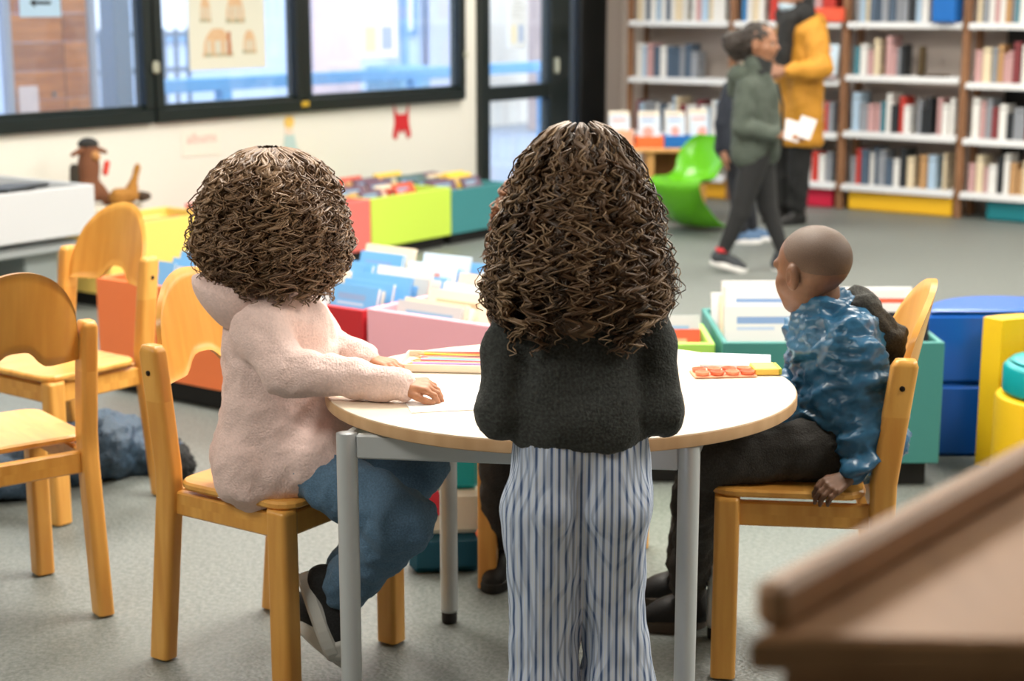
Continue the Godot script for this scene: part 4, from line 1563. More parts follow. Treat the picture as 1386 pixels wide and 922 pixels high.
func head_net(c: Vector3, bs: Basis, s: float, cell: float) -> G:
	var L := func(x: float, y: float, z: float) -> Vector3: return c + bs * (Vector3(x, y, z) * s)
	var pr := [
		["e", L.call(0, 0.13, -0.05), Vector3(0.36, 0.38, 0.45) * s, bs, 0.02 * s],
		["e", L.call(0, -0.14, 0.1), Vector3(0.295, 0.35, 0.32) * s, bs, 0.12 * s],
		[L.call(-0.1, -0.36, 0.22), L.call(0.1, -0.36, 0.22), 0.11 * s, 0.11 * s, 0.1 * s],
		[L.call(-0.22, -0.12, 0.22), L.call(-0.1, -0.2, 0.3), 0.11 * s, 0.11 * s, 0.08 * s],
		[L.call(0.22, -0.12, 0.22), L.call(0.1, -0.2, 0.3), 0.11 * s, 0.11 * s, 0.08 * s],
		[L.call(-0.2, 0.1, 0.34), L.call(0.2, 0.1, 0.34), 0.05 * s, 0.05 * s, 0.06 * s],
		[L.call(0, 0.04, 0.38), L.call(0, -0.1, 0.46), 0.035 * s, 0.06 * s, 0.04 * s],
		[L.call(-0.05, -0.12, 0.41), L.call(0.05, -0.12, 0.41), 0.04 * s, 0.04 * s, 0.03 * s],
		[L.call(-0.09, -0.245, 0.375), L.call(0.09, -0.245, 0.375), 0.028 * s, 0.028 * s, 0.03 * s],
		["carve", L.call(-0.145, 0.0, 0.46), Vector3(0.085, 0.06, 0.07) * s, bs, 0.04 * s],
		["carve", L.call(0.145, 0.0, 0.46), Vector3(0.085, 0.06, 0.07) * s, bs, 0.04 * s],
		["e", L.call(-0.37, -0.04, -0.03), Vector3(0.055, 0.15, 0.09) * s, bs, 0.03 * s],
		["e", L.call(0.37, -0.04, -0.03), Vector3(0.055, 0.15, 0.09) * s, bs, 0.03 * s],
		["carve", L.call(-0.42, -0.03, 0.0), Vector3(0.03, 0.08, 0.045) * s, bs, 0.02 * s],
		["carve", L.call(0.42, -0.03, 0.0), Vector3(0.03, 0.08, 0.045) * s, bs, 0.02 * s],
	]
	return net_of(pr, cell, 0.03 * s)


func face_parts(t: Node3D, c: Vector3, bs: Basis, s: float, brow: Color) -> void:
	for sg in [-1.0, 1.0]:
		var e := part(t, "eye", lathe([[0.0, -1.0], [0.5, -0.866], [0.866, -0.5], [1.0, 0.0], [0.866, 0.5], [0.5, 0.866], [0.0, 1.0]], 12).mesh(), mat(Color(0.72, 0.71, 0.69), 0.4))
		e.transform = Transform3D(bs.scaled_local(Vector3.ONE * 0.047 * s), c + bs * (Vector3(sg * 0.145, 0.0, 0.345) * s))
		var pu := part(e, "iris", lathe([[0.0, 0.0], [0.5, 0.0], [0.45, 0.12], [0.0, 0.16]], 12).mesh(), mat(Color(0.12, 0.07, 0.04), 0.2), Vector3(0, 0, 0.84), Vector3(PI / 2, 0, 0))
		pu.name = "iris"
		var bg := G.new()
		var pts := PackedVector3Array()
		var rad := PackedFloat32Array()
		for i in 6:
			var u := i / 5.0
			pts.append(c + bs * (Vector3(sg * lerpf(0.06, 0.24, u), 0.1 + 0.03 * sin(u * PI), 0.395 - 0.05 * u) * s))
			rad.append(0.014 * s)
		bg.tube(pts, rad, 6)
		bg.smooth()
		part(t, "eyebrow", bg.mesh(), mat(brow, 0.8))
	var lg := G.new()
	var lp := PackedVector3Array()
	var lr := PackedFloat32Array()
	for i in 9:
		var u := i / 4.0 - 1.0
		lp.append(c + bs * (Vector3(u * 0.11, -0.245 + 0.012 * u * u, 0.4 - 0.035 * u * u) * s))
		lr.append((0.022 - 0.014 * u * u) * s)
	lg.tube(lp, lr, 6)
	lg.smooth()
	part(t, "mouth", lg.mesh(), mat(Color(0.55, 0.28, 0.25), 0.4))


# wrist, finger direction, direction the back of the hand faces, thumb side (+1 / -1), bend per joint, length
func hand_net(w: Vector3, dir: Vector3, back: Vector3, thumb: float, bend: float, L: float, cell: float) -> G:
	var y := dir.normalized()
	var x := y.cross(back).normalized()
	var z := x.cross(y)
	var bs := Basis(x, y, z)
	var k := L / 0.18
	var pr := []
	var xs := [-0.03, -0.01, 0.01, 0.03]
	var ln := [0.062, 0.078, 0.085, 0.074] if thumb > 0 else [0.074, 0.085, 0.078, 0.062]
	pr.append([w - y * 0.035 * k, w + y * 0.012 * k, 0.021 * k, 0.022 * k, 0.012 * k])
	for i in 4:
		var b := w + bs * (Vector3(xs[i] * 1.05, 0.088 - absf(xs[i]) * 0.25, 0.002) * k)
		pr.append([w + bs * (Vector3(xs[i] * 0.45, 0.012, 0) * k), b, 0.0155 * k, 0.0125 * k, 0.012 * k])
		var d := y
		var p := b
		var seg: float = ln[i] * k
		for j in 3:
			d = d.rotated(x, -bend * (0.8 if j == 0 else 1.0))
			var q: Vector3 = p + d * seg * [0.45, 0.32, 0.23][j]
			pr.append([p, q, (0.0098 - j * 0.0008) * k, (0.0092 - j * 0.001) * k, 0.004 * k])
			p = q
	var t0 := w + bs * (Vector3(thumb * 0.02, 0.02, -0.004) * k)
	var t1 := w + bs * (Vector3(thumb * 0.045, 0.055, -0.012) * k)
	var t2 := w + bs * (Vector3(thumb * 0.05, 0.082, -0.022) * k)
	var t3 := w + bs * (Vector3(thumb * 0.044, 0.105, -0.03) * k)
	pr.append([t0, t1, 0.015 * k, 0.0115 * k, 0.01 * k])
	pr.append([t1, t2, 0.0112 * k, 0.0102 * k, 0.004 * k])
	pr.append([t2, t3, 0.0102 * k, 0.0085 * k, 0.004 * k])
	return net_of(pr, cell, 0.006 * k)


func skin_mat(c: Color, seed_: int) -> StandardMaterial3D:
	var m := StandardMaterial3D.new()
	if not cache.has("skin"):
		cache["skin"] = grain(Color(0.88, 0.88, 0.88), Color(1, 1, 1), 64, Vector2.ONE, 0.12, seed_, 0.04)
	m.albedo_texture = cache["skin"]
	m.albedo_color = c.lightened(0.04)
	m.uv1_triplanar = true
	m.uv1_scale = Vector3.ONE * 8.0
	m.roughness = 0.5
	m.subsurf_scatter_enabled = true
	m.subsurf_scatter_strength = 0.12
	return m


# one continuous skin surface: trunk and limbs, head, hands
func body_mesh(t: Node3D, limbs: Array, heads: Array, hands: Array, skin: Material, cell: float = 0.014, fine: float = 0.004) -> void:
	var g := net_of(limbs, cell, 0.03)
	for h in heads:
		g.join(head_net(h[0], h[1], h[2], fine))
	for h in hands:
		g.join(hand_net(h[0], h[1], h[2], h[3], h[4], h[5], h[6] if h.size() > 6 else 0.003))
	part(t, "body", g.mesh(), skin)


func shoe(t: Node3D, ankle: Vector3, toe_dir: Vector3, up: Vector3, L: float, upper: Material, sole: Material, high: float, laces: bool) -> void:
	var z := toe_dir.normalized()
	var x := up.cross(z).normalized()
	var y := z.cross(x)
	var pr := [
		[Vector3(0, 0.045, -0.16 * L), Vector3(0, 0.04, 0.35 * L), 0.034, 0.033, 0.02],
		[Vector3(0, 0.035, 0.3 * L), Vector3(0, 0.03, 0.52 * L), 0.036, 0.03, 0.02],
		[Vector3(0, 0.05, -0.1 * L), Vector3(0, high, -0.08 * L), 0.036, 0.036, 0.02],
		[Vector3(0, high * 0.85, -0.04 * L), Vector3(0, 0.045, 0.22 * L), 0.028, 0.032, 0.02],
	]
	var o := part(t, "shoe", net_of(pr, 0.007, 0.02).mesh(), upper)
	o.transform = Transform3D(Basis(x, y, z), ankle)
	var poly := outline(func(u: float) -> Vector2:
		var a := u * TAU
		var w := 0.042 + 0.006 * sin(a)
		return Vector2(cos(a) * w, 0.2 * L + sin(a) * 0.5 * L), 28)
	var sg := G.new()
	sg.join(slab(poly, 0.034, 0.006), Transform3D(Basis(Vector3(1, 0, 0), Vector3(0, 0, 1), Vector3(0, -1, 0)), Vector3(0, 0.014, 0)))
	part(o, "sole", sg.mesh(), sole)
	if laces:
		var tc := part(o, "toe_cap", net_of([[Vector3(0, 0.032, 0.52 * L), Vector3(0, 0.026, 0.6 * L), 0.0345, 0.026]], 0.006, 0.01).mesh(), sole)
		tc.set_meta("label", "white rubber toe cap")
		var lg := G.new()
		for i in 6:
			var u := i / 5.0
			var c := Vector3(0, lerpf(0.076, high * 0.98, u), lerpf(0.26 * L, 0.03 * L, u))
			lg.tube(PackedVector3Array([c + Vector3(-0.024, -0.006, -0.004), c + Vector3(0, 0.008, 0.012), c + Vector3(0.024, -0.006, -0.004)]), PackedFloat32Array([0.0045, 0.0045, 0.0045]), 6)
		lg.smooth()
		part(o, "laces", lg.mesh(), sole)
		for s in [-1.0, 1.0]:
			part(o, "ankle_patch", lathe([[0.0, 0.0], [0.016, 0.0], [0.016, 0.003], [0.0, 0.004]], 20).mesh(), sole, Vector3(s * 0.0335, high * 0.85, -0.09 * L), Vector3(0, 0, -s * PI / 2))


func prof_at(prof: Array, y: float) -> float:
	for i in prof.size() - 1:
		if y <= prof[i][0] and y >= prof[i + 1][0]:
			return lerpf(prof[i][1], prof[i + 1][1], (prof[i][0] - y) / maxf(prof[i][0] - prof[i + 1][0], 1e-5))
	return prof[0][1] if y > prof[0][0] else prof[prof.size() - 1][1]


# curly hair: a dark under-layer and many spiral locks hanging within an outline that widens downwards
func curly_hair(t: Node3D, c: Vector3, back: Vector3, prof: Array, open: float, n: int, tips: Array, coil: Array, lock: float, cols: Array, seed_: int, squash: float = 1.0) -> void:
	var r := RandomNumberGenerator.new()
	r.seed = seed_
	back.y = 0
	back = back.normalized()
	var side := Vector3.UP.cross(back)
	var nz := noise(seed_, 9.0, 2)
	var lump := noise(seed_ + 3, 0.9, 2)
	var rings := []
	for p in prof:
		var ring := PackedVector3Array()
		for j in 36:
			var a := TAU * j / 36
			var k := 0.84
			if float(p[0]) < float(prof[prof.size() - 3][0]) - 0.001:
				k = 0.6
			if absf(wrapf(a, -PI, PI)) > PI - open:
				k = 0.5
			ring.append(Vector3(c.x, minf(p[0], float(prof[0][0]) - 0.014) - 0.004, c.z) + (back * cos(a) * squash + side * sin(a)) * float(p[1]) * k)
		rings.append(ring)
	var ug := G.new()
	ug.loft(rings)
	ug.smooth()
	ug.wrinkle(nz, 0.018, Vector3.ONE)
	ug.smooth()
	part(t, "hair_underlayer", ug.mesh(), mat(cols[0], 0.7))
	var gs := []
	for i in cols.size() - 1:
		gs.append(G.new())
	var top: float = prof[0][0]
	var left := 0
	var phi := 0.0
	var layer := 1.0
	var y0 := 0.0
	var y1 := 0.0
	var cr := 0.0
	var pitch := 1.0
	var ph := 0.0
	var turn := 1.0
	var tone := 0
	for i in n:
		# strands gather in ringlets; every eighth one strays
		if left <= 0:
			left = r.randi_range(9, 18)
			phi = r.randf_range(-1.0, 1.0) * (PI - open)
			layer = lerpf(0.84, 1.01, sqrt(r.randf()))
			y0 = top - 0.003 - (r.randf() * 0.02 if r.randf() < 0.4 else pow(r.randf(), 1.2) * (top - float(tips[0])) * 0.6)
			y1 = lerpf(tips[0], tips[1], r.randf())
			cr = coil[0] * r.randf_range(0.6, 1.4)
			pitch = coil[1] * r.randf_range(0.8, 1.5)
			ph = r.randf() * TAU
			turn = 1.0 if r.randf() < 0.5 else -1.0
			tone = r.randi() % gs.size()
		left -= 1
		var stray := i % 8 == 0
		var sphi := phi + r.randf_range(-0.035, 0.035) + (r.randf_range(-0.5, 0.5) if stray else 0.0)
		var sl := layer + r.randf_range(-0.045, 0.045) + (r.randf() * 0.1 if stray else 0.0)
		var sy0 := minf(top - 0.002, y0 + r.randf_range(-0.02, 0.02))
		var sy1 := minf(y1 + r.randf_range(-0.012, 0.03), sy0 - 0.05)
		var sph := ph + r.randf_range(-0.45, 0.45) + (r.randf() * TAU if stray else 0.0)
		var m := clampi(int(ceil((sy0 - sy1) / (pitch / 10.0))), 10, 84)
		var pts := PackedVector3Array()
		var rad := PackedFloat32Array()
		for j in m + 1:
			var u := float(j) / m
			var y := lerpf(sy0, sy1, u)
			var wob := nz.get_noise_2d(y * 5.0, phi * 40.0)
			var a := sphi + wob * 0.22
			var dirv := back * cos(a) * squash + side * sin(a)
			var tn := side * cos(a) - back * sin(a)
			var rr: float = prof_at(prof, y) * (sl + nz.get_noise_2d(y * 4.0, phi * 31.0 + 50.0) * 0.08 + lump.get_noise_3d(sin(phi) * 1.6, cos(phi) * 1.6, y * 9.0) * 0.12)
			var ramp: float = clampf(u * 3.0 + 0.2, 0.0, 1.0) * cr * (1.0 + 0.3 * u)
			var an := turn * TAU * ((sy0 - y) / pitch + wob * 0.2) + sph
			pts.append(Vector3(c.x, y + sin(an * 0.5) * 0.002, c.z) + dirv * (rr + cos(an) * ramp) + tn * sin(an) * ramp)
			rad.append((lock if not stray else lock * 0.6) * (1.0 - 0.5 * u))
		gs[(tone + (1 if stray else 0)) % gs.size()].tube(pts, rad, 4, false)
	for i in gs.size():
		gs[i].smooth()
		var o := part(t, "hair_curls", gs[i].mesh(), mat(cols[i + 1], 0.42))
		o.set_meta("kind", "stuff")


func build_people() -> void:
	girl_standing()
	girl_pink()
	boy_blue()
	child_far()
	girl_walking()
	child_navy()
	woman_yellow()


func girl_standing() -> void:
	var t := thing("person", "standing child seen from behind in dark sweater and striped trousers, at the table", "person", P(0.12, 2.8), TH)
	var skin := skin_mat(Color(0.55, 0.36, 0.26), 101)
	var face := look(Vector3(0.08, -0.12, -1))
	var hc := Vector3(0.0, 1.15, -0.06)
	body_mesh(t, [
		[Vector3(0, 0.66, -0.01), Vector3(0, 0.95, -0.05), 0.07, 0.06],
		[Vector3(0, 0.95, -0.05), Vector3(0, 1.1, -0.055), 0.045, 0.042],
		[Vector3(-0.1, 0.98, -0.05), Vector3(-0.138, 0.795, 0.01), 0.03, 0.025], [Vector3(-0.138, 0.795, 0.01), Vector3(-0.11, 0.735, -0.2), 0.025, 0.02],
		[Vector3(0.1, 0.98, -0.05), Vector3(0.142, 0.795, 0.01), 0.03, 0.025], [Vector3(0.142, 0.795, 0.01), Vector3(0.11, 0.735, -0.2), 0.025, 0.02],
		[Vector3(-0.055, 0.62, 0), Vector3(-0.05, 0.08, 0.01), 0.05, 0.03], [Vector3(0.06, 0.62, 0), Vector3(0.07, 0.08, 0.0), 0.05, 0.03],
	], [[hc, face, 0.205]], [
		[Vector3(-0.11, 0.733, -0.205), Vector3(0.25, -0.06, -1), Vector3(0, 1, 0), 1.0, 0.25, 0.135],
		[Vector3(0.11, 0.733, -0.205), Vector3(-0.25, -0.06, -1), Vector3(0, 1, 0), -1.0, 0.25, 0.135]], skin)
	face_parts(t, hc, face, 0.205, Color(0.12, 0.07, 0.04))
	var knit := cloth(Color(0.15, 0.17, 0.16), 110, 9.0, 0.35, 0.95, 0.5)
	garment(t, "sweater", [
		[Vector3(-0.036, 0.775, 0.0), Vector3(0.036, 0.775, 0.0), 0.082, 0.082],
		[Vector3(-0.04, 0.78, -0.005), Vector3(-0.04, 0.94, -0.045), 0.08, 0.074], [Vector3(0.04, 0.78, -0.005), Vector3(0.04, 0.94, -0.045), 0.08, 0.074],
		[Vector3(-0.085, 0.985, -0.05), Vector3(0.085, 0.985, -0.05), 0.047, 0.047],
		[Vector3(0, 0.99, -0.05), Vector3(0, 1.03, -0.055), 0.06, 0.055],
		[Vector3(-0.1, 0.98, -0.05), Vector3(-0.13, 0.89, -0.02), 0.045, 0.043, 0.015], [Vector3(-0.13, 0.89, -0.02), Vector3(-0.138, 0.795, 0.012), 0.043, 0.045, 0.015], [Vector3(-0.138, 0.795, 0.012), Vector3(-0.115, 0.752, -0.17), 0.044, 0.032, 0.012],
		[Vector3(0.1, 0.98, -0.05), Vector3(0.13, 0.89, -0.02), 0.045, 0.043, 0.015], [Vector3(0.13, 0.89, -0.02), Vector3(0.142, 0.795, 0.012), 0.043, 0.045, 0.015], [Vector3(0.142, 0.795, 0.012), Vector3(0.115, 0.752, -0.17), 0.044, 0.032, 0.012],
	], 0.009, 0.03, knit, noise(12, 11.0), 0.009, Vector3(1, 0.8, 1), 0.735)
	# striped trousers: stripes woven along the leg
	var im := Image.create(128, 8, false, Image.FORMAT_RGB8)
	for x in 128:
		var s := x % 16
		var c := Color(0.78, 0.83, 0.91)
		if s < 4:
			c = Color(0.27, 0.35, 0.5)
		elif s == 4 or s == 15:
			c = Color(0.5, 0.58, 0.7)
		elif s == 9:
			c = Color(0.86, 0.86, 0.82)
		for y in 8:
			im.set_pixel(x, y, c)
	var sm := StandardMaterial3D.new()
	sm.albedo_texture = ImageTexture.create_from_image(im)
	sm.uv1_triplanar = true
	sm.uv1_scale = Vector3.ONE * 9.5
	sm.roughness = 0.9
	garment(t, "trousers", [
		[Vector3(-0.048, 0.74, 0.0), Vector3(0.048, 0.74, 0.0), 0.068, 0.068, 0.02],
		[Vector3(-0.048, 0.74, 0.0), Vector3(-0.055, 0.62, 0.008), 0.07, 0.077, 0.02], [Vector3(-0.055, 0.62, 0.008), Vector3(-0.064, 0.36, 0.0), 0.077, 0.063, 0.012], [Vector3(-0.064, 0.36, 0.0), Vector3(-0.06, 0.06, 0.01), 0.063, 0.085, 0.012],
		[Vector3(0.048, 0.74, 0.0), Vector3(0.055, 0.62, 0.008), 0.07, 0.075, 0.02], [Vector3(0.055, 0.62, 0.008), Vector3(0.07, 0.36, -0.01), 0.075, 0.058, 0.012], [Vector3(0.07, 0.36, -0.01), Vector3(0.082, 0.06, 0.0), 0.058, 0.083, 0.012],
	], 0.008, 0.02, sm, noise(13, 9.0), 0.014, Vector3(1.2, 0.5, 1.2), 0.03)
	for s in [-1.0, 1.0]:
		shoe(t, Vector3(s * 0.065, 0.0, 0.0), Vector3(s * 0.15, 0, -1), Vector3.UP, 0.19, mat(Color(0.2, 0.2, 0.22), 0.6), mat(Color(0.85, 0.85, 0.83), 0.5), 0.08, false)
	var prof := [[1.298, 0.02], [1.288, 0.05], [1.267, 0.074], [1.235, 0.096], [1.19, 0.114], [1.14, 0.131], [1.09, 0.145], [1.04, 0.154], [1.0, 0.157], [0.96, 0.15], [0.92, 0.135]]
	garment(t, "hair_cap", [["e", hc + face * (Vector3(0, 0.2, -0.035) * 0.205), Vector3(0.385, 0.335, 0.445) * 0.205, face]], 0.006, 0.01, cloth(Color(0.39, 0.295, 0.21), 150, 20.0, 0.3, 0.5, 0.2), noise(41, 35.0), 0.006)
	curly_hair(t, Vector3(0, 0, -0.04), Vector3(0, 0, 1), prof, 0.8, 1700, [0.905, 1.03], [0.0058, 0.05], 0.003, [Color(0.39, 0.295, 0.21), Color(0.5, 0.4, 0.295), Color(0.39, 0.295, 0.21), Color(0.25, 0.185, 0.125), Color(0.58, 0.48, 0.37)], 7, 0.86)


func girl_pink() -> void:
	var l0 := -0.52
	var d0 := 3.5
	var q := func(l: float, d: float, y: float) -> Vector3: return Vector3(l - l0, y, d0 - d)
	var t := thing("person", "child in pale pink hoodie and jeans sitting at the left of the table", "person", P(l0, d0), TH)
	var skin := skin_mat(Color(0.72, 0.48, 0.33), 102)
	var face := look(Vector3(0.72, -0.25, -0.6))
	var hc: Vector3 = q.call(-0.515, 3.52, 1.055)
	body_mesh(t, [
		[q.call(-0.5, 3.5, 0.54), q.call(-0.505, 3.5, 0.82), 0.07, 0.06],
		[q.call(-0.505, 3.5, 0.82), q.call(-0.51, 3.515, 1.0), 0.042, 0.04],
		[q.call(-0.53, 3.4, 0.83), q.call(-0.47, 3.33, 0.73), 0.028, 0.024], [q.call(-0.47, 3.33, 0.73), q.call(-0.22, 3.275, 0.725), 0.024, 0.019],
		[q.call(-0.47, 3.6, 0.83), q.call(-0.42, 3.6, 0.735), 0.028, 0.024], [q.call(-0.42, 3.6, 0.735), q.call(-0.31, 3.51, 0.725), 0.024, 0.019],
		[q.call(-0.47, 3.43, 0.53), q.call(-0.23, 3.275, 0.44), 0.05, 0.04], [q.call(-0.23, 3.275, 0.44), q.call(-0.39, 3.42, 0.23), 0.038, 0.027],
		[q.call(-0.43, 3.57, 0.53), q.call(-0.2, 3.46, 0.51), 0.05, 0.04], [q.call(-0.2, 3.46, 0.51), q.call(-0.41, 3.48, 0.19), 0.038, 0.027],
	], [[hc, face, 0.2]], [
		[q.call(-0.235, 3.275, 0.727), Vector3(1, -0.06, -0.02), Vector3(-0.1, 1, 0.25), 1.0, 0.62, 0.125],
		[q.call(-0.32, 3.515, 0.727), Vector3(0.8, -0.06, 0.5), Vector3(0, 1, 0), -1.0, 0.4, 0.125]], skin)
	face_parts(t, hc, face, 0.2, Color(0.14, 0.09, 0.05))
	var pink := cloth(Color(0.94, 0.83, 0.8), 111, 8.0, 0.06, 0.95, 0.4)
	garment(t, "hoodie", [
		[q.call(-0.555, 3.46, 0.5), q.call(-0.445, 3.49, 0.53), 0.108, 0.108],
		[q.call(-0.48, 3.45, 0.535), q.call(-0.42, 3.41, 0.525), 0.095, 0.082],
		[q.call(-0.545, 3.48, 0.52), q.call(-0.53, 3.49, 0.79), 0.112, 0.1], [q.call(-0.46, 3.52, 0.52), q.call(-0.485, 3.52, 0.79), 0.1, 0.09],
		[q.call(-0.535, 3.425, 0.825), q.call(-0.48, 3.59, 0.825), 0.055, 0.055],
		[q.call(-0.515, 3.5, 0.83), q.call(-0.515, 3.51, 0.9), 0.07, 0.055],
		[q.call(-0.54, 3.41, 0.82), q.call(-0.475, 3.335, 0.74), 0.058, 0.052, 0.02], [q.call(-0.475, 3.335, 0.74), q.call(-0.33, 3.295, 0.735), 0.05, 0.041, 0.015], [q.call(-0.33, 3.295, 0.735), q.call(-0.225, 3.275, 0.728), 0.039, 0.032, 0.01],
		[q.call(-0.47, 3.6, 0.82), q.call(-0.42, 3.6, 0.74), 0.055, 0.048, 0.02], [q.call(-0.42, 3.6, 0.74), q.call(-0.325, 3.52, 0.73), 0.047, 0.033, 0.012],
	], 0.009, 0.03, pink, noise(14, 10.0), 0.012, Vector3(1, 1, 1))
	# hood hanging behind the neck: a folded bowl
	var hg := G.new()
	var rings := []
	for i in 12:
		var u := i / 11.0
		var ring := PackedVector3Array()
		var rad := 0.075 + 0.035 * sin(u * PI * 0.9)
		if i > 8:
			rad -= 0.02 * (i - 8)
		for j in 24:
			var a := TAU * j / 24
			ring.append(q.call(-0.585, 3.5, 0.9) + Vector3(cos(a) * rad * 0.85 - 0.03 * u, -0.13 * (1.0 - u) + 0.035 + (0.015 if i > 8 else 0.0) * cos(a) - 0.02 * cos(a), sin(a) * rad))
		rings.append(ring)
	hg.loft(rings, false)
	hg.smooth()
	var hd := part(t, "hood", hg.mesh(), pink)
	var lining := G.new()
	var lr := []
	for i in 6:
		var u := i / 5.0
		var ring := PackedVector3Array()
		for j in 24:
			var a := TAU * j / 24
			ring.append(q.call(-0.615, 3.5, 0.93 - 0.06 * u) + Vector3(cos(a) * 0.058 * (1 - u * 0.9), 0.0, sin(a) * 0.066 * (1 - u * 0.9)))
		lr.append(ring)
	lining.loft(lr, true)
	lining.smooth()
	part(hd, "lining", lining.mesh(), cloth(Color(0.86, 0.55, 0.52), 112, 8.0, 0.06))
	var den := cloth(Color(0.33, 0.47, 0.59), 113, 12.0, 0.16, 0.85)
	garment(t, "jeans", [
		[q.call(-0.54, 3.46, 0.515), q.call(-0.45, 3.55, 0.515), 0.075, 0.075, 0.03],
		[q.call(-0.47, 3.44, 0.52), q.call(-0.232, 3.275, 0.435), 0.072, 0.068, 0.02], [q.call(-0.232, 3.275, 0.43), q.call(-0.365, 3.42, 0.24), 0.068, 0.058, 0.015],
	], 0.009, 0.02, den, noise(15, 13.0), 0.013, Vector3(1, 1, 1))
	garment(t, "jeans", [
		[q.call(-0.43, 3.57, 0.525), q.call(-0.205, 3.46, 0.51), 0.075, 0.062, 0.02], [q.call(-0.205, 3.46, 0.505), q.call(-0.39, 3.48, 0.21), 0.061, 0.052, 0.015],
	], 0.009, 0.02, den, noise(16, 13.0), 0.012, Vector3.ONE)
	var canvas := cloth(Color(0.05, 0.052, 0.055), 114, 10.0, 0.3, 0.85)
	var rub := mat(Color(0.8, 0.8, 0.78), 0.5)
	# feet tucked back on the toes: soles face away from the table
	shoe(t, q.call(-0.455, 3.42, 0.2), Vector3(0.32, -0.94, 0.04), Vector3(0.9, 0.42, -0.1), 0.215, canvas, rub, 0.105, true)
	shoe(t, q.call(-0.475, 3.48, 0.105), Vector3(0.75, -0.62, 0.12), Vector3(0.62, 0.75, -0.1), 0.2, canvas, rub, 0.1, true)
	var prof := [[1.195, 0.025], [1.186, 0.065], [1.165, 0.1], [1.13, 0.127], [1.09, 0.144], [1.04, 0.156], [0.99, 0.162], [0.945, 0.16], [0.915, 0.148], [0.88, 0.134]]
	garment(t, "hair_cap", [["e", hc + face * (Vector3(0, 0.2, -0.035) * 0.2), Vector3(0.385, 0.335, 0.445) * 0.2, face]], 0.006, 0.01, cloth(Color(0.37, 0.27, 0.185), 150, 20.0, 0.3, 0.5, 0.2), noise(41, 35.0), 0.006)
	curly_hair(t, q.call(-0.525, 3.53, 0.0), Vector3(-0.72, 0, 0.6), prof, 0.45, 2000, [0.87, 0.99], [0.0062, 0.047], 0.0031, [Color(0.37, 0.27, 0.185), Color(0.48, 0.37, 0.265), Color(0.37, 0.27, 0.185), Color(0.55, 0.44, 0.33)], 8, 0.98)


